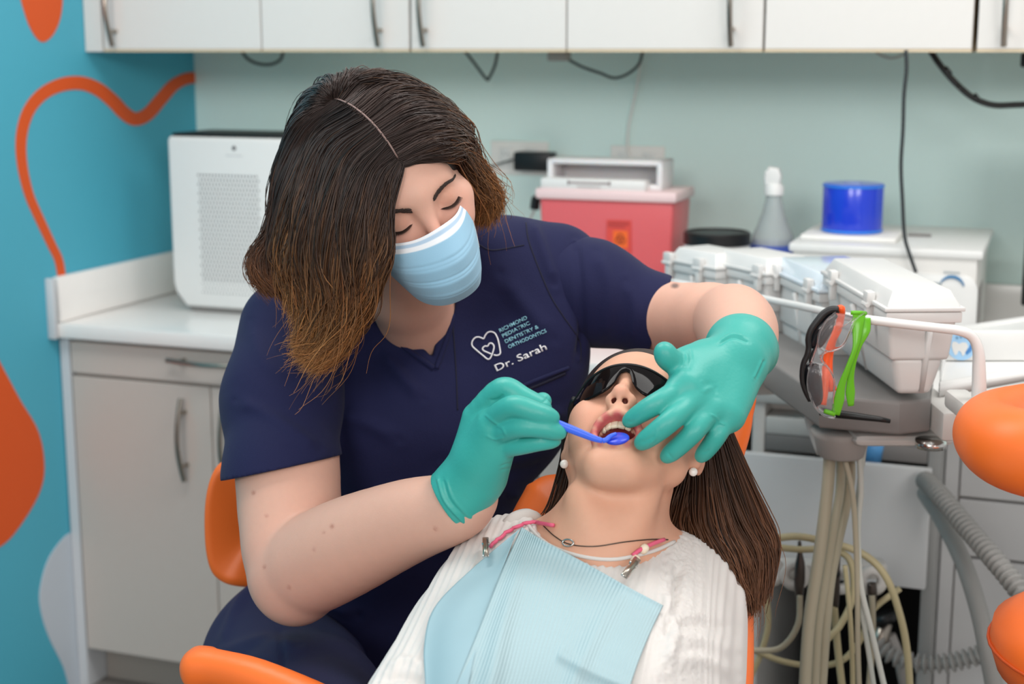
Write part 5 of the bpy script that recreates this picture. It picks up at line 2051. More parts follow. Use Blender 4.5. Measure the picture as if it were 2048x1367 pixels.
drape_sheet('folded_flap', None, gf, 25, 41, .010, mat('bib_backing', (154, 183, 192), .6), bib, lift=lambda v, u: .004 * math.sin(v * 7 + u * 3) * v)

M_PINK = mat('pink_cord', (226, 96, 128), .45)
M_CREAM = mat('cream_bead', (232, 214, 190), .4)
cd = thing('clip_cord', 'pink silicone bib cord with two metal clips round the neck', 'bib holder', tuple(W(1290, 1100, 1.6)))


def on_body(x, y, off=.003):
    a, b = drape(BSW, x, y, off), drape(BK, x, y, off)
    c = [p for p in (a, b) if p is not None]
    return min(c, key=lambda p: p.y) if c else Vector(W(x, y, 1.6))


MB().tube([on_body(x, y, .004) for x, y in spline([(985, 1098), (998, 1082), (1020, 1066), (1048, 1053), (1075, 1049), (1112, 1053)], 24)], .0022, 8).build('cord', M_PINK, cd, True, world_coords=True)
MB().tube([on_body(x, y, .004) for x, y in spline([(1322, 1080), (1300, 1087), (1278, 1097), (1262, 1110)], 16)], .0024, 8).build('cord', M_PINK, cd, True, world_coords=True)


def bead(px, r):
    p = on_body(*px, .004)
    MB().lathe([(0, -r * 1.25), (r * .7, -r), (r, -r * .4), (r, r * .4), (r * .7, r), (0, r * 1.25)], 14, mtx=Matrix.Translation(p) @ Matrix.Rotation(.6, 4, 'Y')).build('bead', M_CREAM, cd, True, world_coords=True)


bead((1283, 1097), .0050)
bead((1266, 1119), .0050)


def clip(a, b, w, name='clip'):
    """alligator clip between two photo points, opening end at b"""
    pa, pb = on_body(*a, .014), on_body(*b, .015)
    pb = pb + (CAMV - pb).normalized() * .004
    t = (pb - pa)
    L = t.length
    t.normalize()
    n = (CAMV - pa)
    n = (n - t * n.dot(t)).normalized()
    sde = t.cross(n)
    M = Matrix(((t.x, sde.x, n.x, pa.x), (t.y, sde.y, n.y, pa.y), (t.z, sde.z, n.z, pa.z), (0, 0, 0, 1)))
    mb = MB()
    mb.box(0, L, -w, w, -.0010, .0014, .0006, 1, M)
    c = mb.build(name, M_CHROME, cd, True, world_coords=True)
    mb = MB()
    mb.prism([(0, .0015), (L * .30, .0055), (L * .62, .0040), (L, .0016), (L, .0008), (0, .0008)], w * 1.5, 'y', -w * .75)
    bmesh.ops.transform(mb.bm, matrix=M, verts=mb.bm.verts)
    mb.build('jaw', M_STEEL, c, True, world_coords=True)
    mb = MB()
    mb.tube([M @ Vector((L * .4, -w * 1.2, .0022)), M @ Vector((L * .4, w * 1.2, .0022))], .0016, 8)
    mb.build('pivot', M_CHROME, c, True, world_coords=True)


clip((1262, 1118), (1230, 1172), .0042)
clip((988, 1093), (973, 1138), .0036)
# ================================================================== patient chair, stools
def slab(name, pts, depth_dir, thick, m, parent, bev, sub=2, puff=0.0, n=24):
    """an upholstered pad: outline of world points, pushed back along depth_dir, rounded edges"""
    P = np.array(pts, float)
    P = spline(np.vstack([P, P[:1]]), n * len(pts) // 4 + 1)[:-1]
    c = P.mean(0)
    d = np.asarray(depth_dir, float)
    d = d / np.linalg.norm(d)
    prof = []
    K = 7
    for k in range(K):                      # quarter-round front edge
        a = k / (K - 1) * math.pi / 2
        prof.append((1 - math.sin(a), 1 - math.cos(a)))
    rings = []
    for ins, dep in [(p[0], p[1]) for p in prof]:
        rings.append((ins * bev, (dep) * bev))
    rings = [(bev * (1 - math.sin(a)), bev * (1 - math.cos(a))) for a in np.linspace(0, math.pi / 2, 7)]
    rings += [(bev * (1 - math.cos(a)), thick - bev + bev * math.sin(a)) for a in np.linspace(0, math.pi / 2, 7)]
    V = []
    for ins, dep in rings:
        r = P - c
        ln_ = np.linalg.norm(r, axis=1)[:, None]
        V.append(c + r * (1 - ins / np.maximum(ln_, ins + 1e-6)) + d * dep)
    # front fill rings, slightly domed
    front = []
    r0 = V[0] - (c)
    for f in (.85, .65, .4, .15):
        front.append(c + (V[0] - c) * f - d * puff * (1 - f * f))
    allr = front[::-1] + V
    nP = len(P)
    VV = np.concatenate([c[None] - d * puff] + allr + [(c + d * thick)[None]])
    Q = []
    T = []
    for i in range(nP):
        T.append((0, 1 + (i + 1) % nP, 1 + i))
    for k in range(len(allr) - 1):
        a, b = 1 + k * nP, 1 + (k + 1) * nP
        for i in range(nP):
            j = (i + 1) % nP
            Q.append((a + i, a + j, b + j, b + i))
    a = 1 + (len(allr) - 1) * nP
    for i in range(nP):
        T.append((a + i, a + (i + 1) % nP, len(VV) - 1))
    o = obj_np(name, VV, [np.array(Q), np.array(T)], m, parent)
    bm = bmesh.new()
    bm.from_mesh(o.data)
    bmesh.ops.recalc_face_normals(bm, faces=bm.faces)
    bm.to_mesh(o.data)
    bm.free()
    return o


ch = thing('dental_chair', 'orange reclining dental chair under the patient in white', 'dental chair', (0.12, 1.5, 0.0))
dn = np.array([-.1, .62, -.78])
slab('backrest', w3((1056, 952, 1.805), (1018, 1030, 1.775), (1010, 1130, 1.745), (985, 1380, 1.60), (1010, 1560, 1.48), (1240, 1600, 1.46), (1482, 1560, 1.48), (1514, 1380, 1.60), (1514, 1150, 1.745), (1505, 1010, 1.80), (1440, 960, 1.83), (1280, 935, 1.845), (1110, 932, 1.825)), dn, .07, M_ORANGE, ch, .025, puff=.0)
slab('headrest', w3((1225, 800, 1.86), (1205, 880, 1.84), (1200, 950, 1.82), (1320, 975, 1.815), (1468, 955, 1.82), (1496, 890, 1.835), (1512, 820, 1.855), (1505, 760, 1.87), (1360, 740, 1.88), (1260, 765, 1.875)), dn, .06, M_ORANGE, ch, .02)
MB().tube([W(1320, 900, 1.95), W(1300, 1100, 1.90), W(1250, 1500, 1.62)], .03, 12).build('back_frame', M_GREYP, ch, True, world_coords=True)
MB().box(-.28, .30, 1.10, 1.50, .50, .60, .04).build('seat', M_ORANGE, ch, world_coords=True)
MB().box(-.20, .26, 1.05, 1.60, .0, .06, .02).box(-.10, .14, 1.18, 1.46, .05, .51, .03).build('base', M_GREYP, ch, world_coords=True)
# arm pad in front of the dentist's lap
F = Field((-.50, 1.10, .40), (.05, 1.80, .98), .003)
F.limb([W(392, 1332, 1.66), W(420, 1334, 1.655), W(500, 1352, 1.63), W(600, 1392, 1.60), W(700, 1440, 1.57), W(800, 1500, 1.53)], [.0165, .0185, .020, .021, .021, .020], 0, .01)
F.add(rbox(W(405, 1334, 1.668), (.020, .026, .019), rotm(0, .2, .12), .014), .012)
V, Q = F.mesh(2)
obj_np('armrest', V, Q, M_ORANGE, ch)
MB().tube(spline([W(640, 1420, 1.60), W(660, 1480, 1.60), W(800, 1560, 1.50), (-.05, 1.35, .56)], 14), .012, 8).build('armrest_bracket', M_GREYP, ch, True, world_coords=True)

# dentist's stool: backrest pad behind her right hip, seat below
st = thing('dentist_stool', 'orange stool the dentist sits on, rounded backrest behind her elbow', 'stool', tuple(W(700, 1367, 2.15) * np.array([1, 1, 0])))
slab('backrest', w3((455, 912, 2.16), (420, 940, 2.155), (402, 1000, 2.15), (400, 1080, 2.15), (410, 1138, 2.15), (432, 1166, 2.15), (470, 1178, 2.15), (540, 1180, 2.17), (640, 1175, 2.22), (690, 1120, 2.26), (690, 960, 2.28), (600, 905, 2.24), (510, 895, 2.19)), (.25, .95, -.1), .05, M_ORANGE, st, .02, puff=.004)
c = W(680, 1367, 2.14)
MB().lathe([(0, .40), (.17, .40), (.20, .43), (.20, .47), (.17, .495), (0, .50)], 36, (c[0], c[1], 0)).build('seat', M_ORANGE, st, True, world_coords=True)
MB().lathe([(0, .06), (.03, .06), (.03, .25), (.022, .26), (.022, .41), (0, .41)], 16, (c[0], c[1], 0)).build('gas_column', M_CHROME, st, True, world_coords=True)
mb = MB()
for k in range(5):
    a = k * 2 * math.pi / 5
    mb.tube([(c[0], c[1], .09), (c[0] + .14 * math.cos(a), c[1] + .14 * math.sin(a), .08), (c[0] + .25 * math.cos(a), c[1] + .25 * math.sin(a), .055)], [.02, .017, .012], 8)
mb.build('star_base', M_CHROME, st, True, world_coords=True)
for k in range(5):
    a = k * 2 * math.pi / 5
    MB().lathe([(0, 0), (.022, .005), (.026, .025), (.022, .05), (0, .055)], 12, (c[0] + .25 * math.cos(a), c[1] + .25 * math.sin(a), 0)).build('caster', M_BLACK, st, True, world_coords=True)
MB().tube(spline([(c[0], c[1] + .1, .42), (c[0] - .05, c[1] + .26, .5), W(560, 1150, 2.25), W(560, 1050, 2.24)], 16), .012, 8).build('back_bracket', M_CHROME, st, True, world_coords=True)

# assistant's stool at the right edge: curved body rest above a round seat
s2 = thing('assistant_stool', 'orange stool at the right photo edge with curved arm pad over the seat', 'stool', tuple(W(2290, 1350, 1.70) * np.array([1, 1, 0])))
F = Field((.40, 1.30, .92), (1.05, 2.05, 1.28), .004)
F.limb([W(2140, 806, 1.92), W(2060, 816, 1.86), W(2000, 836, 1.78), W(1978, 864, 1.71), W(2010, 892, 1.64), W(2085, 912, 1.60), W(2200, 930, 1.58)], [.024, .026, .030, .034, .037, .039, .040], 0, .02)
V, Q = F.mesh(2)
obj_np('arm_pad', V, Q, M_ORANGE, s2)
c = W(2290, 1350, 1.70)
sz = W(2050, 1222, 1.70)[2]
MB().lathe([(0, -.10), (.14, -.10), (.172, -.075), (.182, -.045), (.178, -.02), (.155, -.004), (.11, .004), (0, .006)], 44, (c[0], c[1], sz - .01)).build('seat', M_ORANGE, s2, True, world_coords=True)
MB().tube([(c[0] + .1826 * math.cos(a), c[1] + .1826 * math.sin(a), sz - .052) for a in np.linspace(0, 2 * math.pi, 45)[:-1]], .0022, 6, closed=True).build('piping', mat('orange_piping', (206, 84, 26), .5), s2, True, world_coords=True)
MB().lathe([(0, .06), (.03, .06), (.03, .25), (.022, .26), (.022, sz - .1), (0, sz - .1)], 16, (c[0], c[1], 0)).build('gas_column', M_CHROME, s2, True, world_coords=True)
MB().tube(spline([(c[0] + .05, c[1], sz - .12), (c[0] + .26, c[1] + .02, sz - .05), (c[0] + .28, c[1] + .02, sz + .1), tuple(W(2200, 930, 1.58))], 16), .012, 8).build('pad_bracket', M_CHROME, s2, True, world_coords=True)
mb = MB()
for k in range(5):
    a = k * 2 * math.pi / 5 + .3
    mb.tube([(c[0], c[1], .09), (c[0] + .14 * math.cos(a), c[1] + .14 * math.sin(a), .08), (c[0] + .25 * math.cos(a), c[1] + .25 * math.sin(a), .055)], [.02, .017, .012], 8)
mb.build('star_base', M_CHROME, s2, True, world_coords=True)
for k in range(5):
    a = k * 2 * math.pi / 5 + .3
    MB().lathe([(0, 0), (.022, .005), (.026, .025), (.022, .05), (0, .055)], 12, (c[0] + .25 * math.cos(a), c[1] + .25 * math.sin(a), 0)).build('caster', M_BLACK, s2, True, world_coords=True)
# ================================================================== delivery unit at the right: shelf, storage boxes, hoses
M_BOX = mat('white_polystyrene', (216, 215, 213), .35)
du = thing('delivery_unit', 'grey dental delivery unit with white tray, rail and hoses under the storage boxes', 'dental unit', (W(1700, 1200, 2.3)[0], 2.3, 0))
# head of the unit under the boxes
zt = W(1750, 800, 2.05)[2]
F0, F1 = W(1480, 700, 2.62), W(1905, 800, 2.02)
mb = MB()
top_o = [(W(1490, 690, 2.66)), (W(1530, 760, 2.36)), (W(1640, 800, 2.10)), (W(1800, 806, 2.06)), (W(1862, 800, 2.08)), (W(1868, 740, 2.40)), (W(1760, 690, 2.70))]
mb.prism([(p[0], p[1]) for p in top_o], -.050, 'z', zt - .004, .006)
mb.build('control_head', M_MIDGREY, du, world_coords=True)
M_PALEG = mat('pale_grey_plastic', (206, 204, 200), .45)
a, b = W(1862, 805, 2.09), W(1905, 862, 2.09)
MB().box(a[0], b[0], 2.03, 2.45, b[2], a[2], .006).build('side_module', M_PALEG, du, world_coords=True)
a, b = W(1700, 858, 2.13), W(1900, 872, 2.13)
MB().box(a[0], b[0], 2.10, 2.50, b[2] - .01, a[2], .012).build('under_arm', M_PALEG, du, world_coords=True)
c = W(1862, 878, 2.08)
MB().lathe([(0, -.012), (.022, -.012), (.022, 0), (0, 0)], 20, tuple(c)).build('swivel', M_CHROME, du, True, world_coords=True)
# slim black instrument lying under the head
MB().tube([W(1640, 822, 2.03), W(1680, 828, 2.02), W(1760, 838, 2.0), W(1780, 842, 2.0)], [.006, .006, .004, .003], 8).build('instrument_rest', M_BLACK, du, True, world_coords=True)
# white tray with rim at the right
A0 = W(1878, 784, 2.13)
zt2 = A0[2]
du1, du2 = np.array([.83, .56]), np.array([-.56, .83])
bl_ = W(1896, 664, 2.56)
cor = [A0[:2], A0[:2] + du1 * .62, bl_[:2] + du1 * .45, bl_[:2]]
MB().prism([tuple(c_) for c_ in cor], .014, 'z', zt2 - .004, .004).build('tray', M_WHITE, du, world_coords=True)
MB().tube([(c_[0], c_[1], zt2 + .004) for c_ in cor], .012, 10, closed=True).build('tray_rim', M_WHITE, du, True, world_coords=True)
# raised back of the tray carrying the sticker
sy = 2.30
pa, pb = W(1882, 662, sy), W(2200, 722, sy)
MB().box(pa[0], pb[0], sy, sy + .015, pb[2], pa[2], .004).build('tray_back', M_WHITE, du, world_coords=True)
def ptY(x, y, Y):
    p = W(x, y, Y)
    return p
sy = 2.299
def ell(cx, cy, rx, ry, n=28):
    return [(cx + rx * math.cos(t), cy + ry * math.sin(t)) for t in np.linspace(0, 2 * math.pi, n + 1)[:-1]]
def flat(name, px, Y, m, parent, th=.0008):
    pts = [W(x, y, Y) for x, y in px]
    return MB().prism([(p[0], p[2]) for p in pts], -th, 'y', Y).build(name, m, parent, world_coords=True)
stk = thing('tooth_sticker', 'round blue sticker with white tooth picture on the white tray', 'sticker', tuple(W(1923, 690, sy)))
flat('disc', ell(1923, 692, 29, 28), sy, mat('sticker_blue', (164, 206, 240), .5), stk)
tooth = [(1903, 690), (1905, 683), (1912, 683), (1918, 687), (1925, 684), (1933, 685), (1936, 692), (1932, 701), (1928, 709), (1925, 712), (1922, 704), (1917, 700), (1914, 708), (1910, 710), (1906, 702)]
flat('tooth_picture', tooth, sy - .0009, M_WHITE, stk)
flat('blue_shade', [(1930, 704), (1938, 696), (1942, 684), (1946, 690), (1942, 702), (1934, 709)], sy - .0009, mat('sticker_deep_blue', (70, 132, 196), .5), stk)
for k in range(4):
    flat('letter_mark', ell(1914 + k * 8, 675 - (2 if k in (1, 2) else 0), 3, 3.2, 10), sy - .0009, mat('sticker_grey_blue', (112, 156, 190), .5), stk)

# support post under the head
pc = W(1683, 860, 2.16)
zp0, zp1 = W(1683, 912, 2.16)[2], zt - .07
MB().lathe([(0, zp0), (.030, zp0), (.034, zp0 + .003), (.040, zp1 - .012), (.046, zp1), (0, zp1)], 28, (pc[0], pc[1], 0)).build('hose_collar', M_GREYP, du, True, world_coords=True)
MB().tube(spline([W(1618, 815, 2.25), W(1625, 850, 2.24), W(1645, 905, 2.22)], 10), [.010] * 10, 8).build('side_bracket', M_PALEG, du, True, world_coords=True)

# rail that runs along the boxes and down at the right
rail = [(1338, 562, 2.74), (1430, 579, 2.60), (1522, 596, 2.46), (1600, 612, 2.30), (1653, 624, 2.14), (1690, 632, 2.03), (1723, 637, 1.975), (1800, 647, 1.955), (1880, 656, 1.94), (1918, 661, 1.935), (1943, 672, 1.935), (1956, 698, 1.935), (1958, 740, 1.935), (1958, 806, 1.935)]
MB().tube(spline([W(*p) for p in rail], 70), np.interp(np.linspace(0, 1, 70), [0, .6, .8, 1], [.0060, .0062, .0070, .0105]), 10).build('rail', M_WHITE, du, True, world_coords=True)
MB().box(*(lambda a, b: (a[0], b[0], 1.90, 2.0, b[2], a[2]))(W(1918, 800, 1.93), W(1965, 838, 1.93)), .006).build('rail_bracket', M_PALEG, du, world_coords=True)


def storage_box(label, near, far_px, zt, width, hgt, taper, latches, ridge=False, glassy=False):
    """near: photo px of the near lid corner; far_px: px of the far lid corner along the visible long side; zt: height of the lid seam"""
    def on(px):
        d = np.array(ray(*px))
        t = (zt - CAM_H) / d[2]
        return np.array([0, 0, CAM_H]) + d * t
    a, b = on(near), on(far_px)
    L = np.linalg.norm((b - a)[:2])
    ang = math.atan2(b[1] - a[1], b[0] - a[0]) - math.pi / 2     # local +y along the side
    t = thing('storage_box', label, 'storage box', (a[0], a[1], zt - hgt), ang, 'white latch boxes on the delivery unit shelf')
    w = width
    tp = taper
    h1 = hgt * .45
    body = MB()
    body.frustum((tp, w - tp, tp, L - tp), (tp * .5, w - tp * .5, tp * .5, L - tp * .5), 0, h1, .010)
    body.frustum((tp * .5 - .004, w - tp * .5 + .004, tp * .5 - .004, L - tp * .5 + .004), (0.002, w - .002, 0.002, L - .002), h1 - .004, hgt - .012, .006)
    body.box(-.003, w + .003, -.003, L + .003, hgt - .018, hgt - .003, .002)
    bo = body.build('tub', M_BOX, t)
    # thin vertical ribs moulded on the front and side
    mb = MB()
    for (x, y, nx, ny) in ((w * .60, 0, 0, -1), (0, L * .5, -1, 0)):
        mb.tube([(x + (tp + .002) * -nx * 1.0, y + (tp + .002) * -ny * 1.0, .006), (x + nx * .001, y + ny * .001, hgt - .02)], .0050, 8)
    mb.build('rib', M_BOX, bo, True)['kind'] = 'stuff'
    lid = MB()
    lid.box(-.006, w + .006, -.006, L + .006, hgt - .002, hgt + .004, .0015)
    lid.frustum((-.002, w + .002, -.002, L + .002), (.010, w - .010, .012, L - .012), hgt + .003, hgt + .026, .003)
    li = lid.build('lid', M_BOX if not glassy else mat('cloudy_lid', (214, 224, 232), .12, sss=.05), t)
    for f in latches:
        mb = MB()
        mb.box(-.013, -.001, L * f - .011, L * f + .011, hgt - .004, hgt + .016, .002)
        mb.box(-.012, -.001, L * f - .006, L * f + .006, hgt - .030, hgt - .003, .002)
        mb.tube([(-.012, L * f - .012, hgt - .003), (-.012, L * f + .012, hgt - .003)], .0035, 8)
        mb.build('latch', M_BOX, t)
    return t


storage_box('large white lidded box nearest, behind the hanging glasses', (1776, 620), (1650, 546), 1.206, .100, .125, .025, (.20, .78))
storage_box('white lidded box second in the row with a cloudy glossy lid', (1641, 583), (1548, 541), 1.176, .135, .150, .018, (.16, .85), glassy=True)
storage_box('white lidded box third in the row with raised flat lid', (1533, 549), (1432, 526), 1.175, .10, .120, .014, (.10,))
storage_box('small white box at the far left end of the row beside dentist shoulder', (1432, 538), (1340, 520), 1.170, .09, .10, .012, (.30, .96))

# ------------------------------------------------------------------ glasses hanging on the rail
M_GLASS = mat('clear_plastic', (250, 250, 252), .05, trans=.95, ior=1.18)
M_BLK2 = mat('matt_black_frame', (30, 31, 33), .45)
M_SMOKE2 = mat('dark_lens', (26, 29, 34), .08, spec=.35)
M_ORG2 = mat('bright_orange_plastic', (255, 96, 40), .35, sss=.1)
M_GRN = mat('green_clear_plastic', (120, 205, 50), .2, trans=.35, ior=1.3)
Zg = lambda x, y: (1580 + x / 4.021, 560 + y / 4.021)
zg = lambda x, y, d: W(*Zg(x, y), d)


def lens_patch(name, outline, d, bulge, m, parent, thick=.0016):
    """curved lens: filled outline (crop coordinates) that bulges towards the room"""
    P = spline(outline + outline[:1], 41)[:-1]
    c = P.mean(0)
    V = [zg(c[0], c[1], d - bulge)]
    T, Q = [], []
    K = 6
    for k in range(1, K + 1):
        f = k / K
        for p in P:
            q = c + (p - c) * f
            V.append(zg(q[0], q[1], d - bulge * (1 - f * f)))
    n = len(P)
    for i in range(n):
        T.append((0, 1 + i, 1 + (i + 1) % n))
    for k in range(K - 1):
        for i in range(n):
            a, b = 1 + k * n + i, 1 + k * n + (i + 1) % n
            Q.append((a, a + n, b + n, b))
    o = obj_np(name, np.array(V), [np.array(Q), np.array(T)], m, parent)
    sd = o.modifiers.new('thick', 'SOLIDIFY')
    sd.thickness = thick
    return o


g1 = thing('safety_glasses', 'matt black framed glasses with orange temples hanging on the white rail', 'glasses', tuple(zg(300, 260, 1.955)))
fr = [(392, 222), (340, 215), (280, 240), (215, 310), (165, 380), (140, 450), (140, 530), (132, 580), (110, 640), (88, 720), (86, 800), (105, 880), (140, 950), (168, 985), (185, 960), (150, 880), (118, 800), (118, 730), (140, 670), (165, 650), (172, 600), (196, 548), (222, 520), (240, 440), (290, 360), (350, 300), (385, 255)]
pts = [zg(x, y, 1.952) for x, y in fr]
path1 = [(388, 235), (335, 235), (275, 265), (215, 335), (170, 400), (148, 470), (150, 545), (140, 600), (112, 660), (98, 730), (98, 810), (120, 890), (160, 970)]
MB().tube([zg(x, y, 1.950) for x, y in spline(path1, 50)], np.interp(np.linspace(0, 1, 50), [0, .2, .5, .55, .8, 1], [.0046, .0050, .0040, .0044, .0034, .0028]), 10).build('frame', M_BLK2, g1, True, world_coords=True)
path2 = [(388, 248), (365, 300), (300, 360), (250, 430), (228, 510), (195, 560), (165, 640), (172, 660)]
MB().tube([zg(x, y, 1.952) for x, y in spline(path2, 40)], .0022, 8).build('inner_frame', M_BLK2, g1, True, world_coords=True)
lens_patch('lens', [(370, 255), (320, 262), (255, 310), (190, 380), (155, 460), (155, 530), (190, 552), (235, 520), (255, 440), (320, 360), (365, 310)], 1.953, .006, M_SMOKE2, g1)
lens_patch('lens', [(160, 655), (120, 690), (100, 760), (108, 840), (140, 930), (175, 985), (235, 1005), (262, 960), (262, 850), (245, 740), (215, 670)], 1.955, .006, M_SMOKE2, g1)
lens_patch('inner_lens_edge', [(355, 290), (290, 340), (240, 430), (232, 510), (255, 535), (300, 480), (345, 400), (362, 330)], 1.958, .004, M_SMOKE2, g1)
MB().tube(spline([zg(395, 225, 1.957), zg(412, 235, 1.962), zg(408, 290, 1.967), zg(385, 400, 1.970), zg(325, 520, 1.972), zg(290, 650, 1.972), zg(285, 780, 1.968), zg(275, 900, 1.965), zg(258, 1000, 1.962)], 30), np.interp(np.linspace(0, 1, 30), [0, .1, .5, 1], [.0045, .0058, .0046, .0058]), 8).build('temple', M_ORG2, g1, True, world_coords=True)
MB().tube(spline([zg(385, 380, 1.976), zg(350, 470, 1.977), zg(325, 600, 1.977), zg(318, 720, 1.975), zg(330, 820, 1.972), zg(345, 890, 1.970)], 24), np.interp(np.linspace(0, 1, 24), [0, .4, .8, 1], [.0058, .0040, .0050, .0060]), 8).build('temple', M_ORG2, g1, True, world_coords=True)

g2_ = thing('safety_glasses', 'clear safety glasses with green temples hanging in front of the orange ones', 'glasses', tuple(zg(500, 260, 1.94)))
lens_patch('lens', [(372, 262), (300, 320), (245, 410), (225, 500), (235, 545), (290, 575), (370, 560), (430, 525), (480, 430), (515, 330), (530, 300), (450, 275)], 1.938, .007, M_GLASS, g2_)
lens_patch('lens', [(200, 672), (160, 720), (145, 800), (155, 900), (200, 1010), (270, 1080), (350, 1105), (355, 1000), (358, 880), (350, 780), (310, 700), (260, 670)], 1.940, .007, M_GLASS, g2_)
rimA = [(600, 262), (545, 300), (512, 350), (480, 430), (430, 525), (370, 560), (290, 578), (255, 610), (270, 660), (320, 720), (355, 800), (355, 900), (345, 980), (360, 1100)]
MB().tube([zg(x, y, 1.936) for x, y in spline(rimA, 60)], .0012, 6).build('rim', M_GLASS, g2_, True, world_coords=True)
rimB = [(370, 258), (290, 330), (235, 430), (222, 520), (195, 600), (165, 690), (145, 790), (150, 880), (195, 1005), (270, 1085), (360, 1108)]
MB().tube([zg(x, y, 1.937) for x, y in spline(rimB, 60)], .0013, 6).build('rim', M_GLASS, g2_, True, world_coords=True)
lens_patch('nose_bridge', [(225, 540), (270, 575), (250, 620), (265, 670), (215, 665), (175, 650), (195, 600)], 1.938, .003, M_GLASS, g2_)


def blade(name, pts, wid, m, parent, th=.0016):
    """flat temple: ribbon along pts (world) of half widths"""
    P = spline(np.array(pts), 30)
    Wd = np.interp(np.linspace(0, 1, 30), np.linspace(0, 1, len(wid)), wid)
    T = np.gradient(P, axis=0)
    T /= np.linalg.norm(T, axis=1)[:, None]
    nrm = np.array([0, -1, .2])
    S = np.cross(T, nrm)
    S /= np.linalg.norm(S, axis=1)[:, None]
    bm = MB()
    rings = []
    for p, s_, w_ in zip(P, S, Wd):
        rings.append([bm.bm.verts.new(p + s_ * w_ * math.cos(a) + np.array([0, 1, 0]) * th * math.sin(a)) for a in np.linspace(0, 2 * math.pi, 13)[:-1]])
    for A_, B_ in zip(rings, rings[1:]):
        for k in range(12):
            bm.bm.faces.new((A_[k], A_[(k + 1) % 12], B_[(k + 1) % 12], B_[k]))
    bm.bm.faces.new(rings[0])
    bm.bm.faces.new(list(reversed(rings[-1])))
    return bm.build(name, m, parent, True, world_coords=True)


blade('temple', [zg(560, 262, 1.955), zg(545, 340, 1.950), zg(540, 440, 1.946), zg(520, 560, 1.942), zg(460, 720, 1.940), zg(415, 850, 1.939), zg(395, 960, 1.938), zg(365, 1080, 1.938)], [.0085, .0085, .0062, .0034, .0036, .0052, .0070, .0060], M_GRN, g2_)
blade('temple', [zg(612, 300, 1.958), zg(605, 400, 1.952), zg(560, 520, 1.949), zg(515, 650, 1.948), zg(490, 780, 1.947), zg(485, 900, 1.946), zg(490, 1010, 1.946)], [.0060, .0070, .0034, .0034, .0042, .0066, .0040], M_GRN, g2_)
MB().tube(spline([zg(490, 262, 1.940), zg(560, 262, 1.940), zg(610, 268, 1.946)], 8), .0028, 6).build('hinge_bar', M_GRN, g2_, True, world_coords=True)
MB().tube(spline([zg(275, 1050, 1.939), zg(310, 1062, 1.937), zg(360, 1078, 1.937)], 8), .0034, 6).build('hinge_end', M_GRN, g2_, True, world_coords=True)

# ------------------------------------------------------------------ hoses under the head
def hose(px, r, m, name='hose', n=40, smooth=True):
    return MB().tube(spline([W(*p) for p in px], n), r, 9).build(name, m, du, True, world_coords=True)


hose([(1660, 905, 2.17), (1655, 980, 2.16), (1640, 1100, 2.15), (1620, 1230, 2.15), (1612, 1330, 2.15), (1608, 1420, 2.15)], .0095, M_HOSE)
hose([(1682, 905, 2.18), (1680, 980, 2.18), (1668, 1050, 2.17), (1652, 1150, 2.17), (1636, 1260, 2.17), (1628, 1400, 2.17)], .0072, M_HOSE)
hose([(1700, 905, 2.19), (1700, 960, 2.19), (1690, 1020, 2.19), (1672, 1100, 2.18), (1656, 1200, 2.18), (1640, 1420, 2.18)], .0080, M_HOSE)
hose([(1690, 920, 2.14), (1705, 985, 2.13), (1712, 1080, 2.13), (1715, 1180, 2.13), (1716, 1300, 2.13), (1720, 1420, 2.13)], .0042, M_HOSE)
hose([(1718, 900, 2.15), (1722, 980, 2.14), (1716, 1060, 2.14), (1722, 1170, 2.13), (1745, 1270, 2.12), (1775, 1400, 2.10)], .0045, mat('pale_hose', (196, 198, 190), .4))
hose([(1730, 880, 2.16), (1720, 960, 2.15), (1712, 1060, 2.15), (1718, 1180, 2.14), (1735, 1290, 2.13), (1755, 1420, 2.12)], .0040, mat('pale_hose', (196, 198, 190), .4))
hose([(1755, 858, 2.20), (1738, 868, 2.19), (1728, 890, 2.18), (1722, 930, 2.17)], .0055, M_HOSE)
# the loops of the handpiece hoses
hose([(1538, 1078, 2.30), (1590, 1072, 2.28), (1640, 1080, 2.27), (1720, 1104, 2.27), (1770, 1150, 2.26), (1800, 1230, 2.26), (1815, 1310, 2.26), (1822, 1420, 2.26)], .0060, M_HOSE2)
hose([(1540, 1092, 2.31), (1600, 1098, 2.30), (1660, 1098, 2.29), (1700, 1120, 2.28), (1706, 1190, 2.27), (1680, 1250, 2.26), (1640, 1300, 2.25), (1620, 1400, 2.24)], .0056, M_HOSE2)
hose([(1500, 1296, 2.34), (1560, 1320, 2.33), (1620, 1330, 2.32), (1680, 1322, 2.31), (1720, 1280, 2.31), (1745, 1220, 2.32), (1800, 1176, 2.33)], .0052, M_HOSE2)
hose([(1500, 1300, 2.31), (1560, 1295, 2.30), (1595, 1250, 2.30), (1600, 1190, 2.31)], .0050, M_HOSE)
hose([(1532, 1180, 2.36), (1536, 1250, 2.36), (1520, 1310, 2.36), (1495, 1365, 2.36)], .0052, M_HOSE2)
hose([(1668, 1210, 2.30), (1676, 1300, 2.29), (1690, 1420, 2.28)], .0060, M_HOSE2)
hose([(1744, 1190, 2.31), (1745, 1270, 2.30), (1735, 1420, 2.28)], .0052, M_HOSE)
hose([(1690, 1130, 2.24), (1700, 1230, 2.23), (1705, 1330, 2.23), (1706, 1420, 2.23)], .0040, M_HOSE2)


# handpieces in their round holders
def handpiece(label, pts, rad, hm, holder, hold_px):
    t = thing('handpiece', label, 'handpiece', tuple(W(*pts[0])), 0, 'handpieces in their round white holders')
    MB().tube(spline([W(*p) for p in pts], 14), np.interp(np.linspace(0, 1, 14), np.linspace(0, 1, len(rad)), rad), 12).build('barrel', hm, t, True, world_coords=True)
    return t


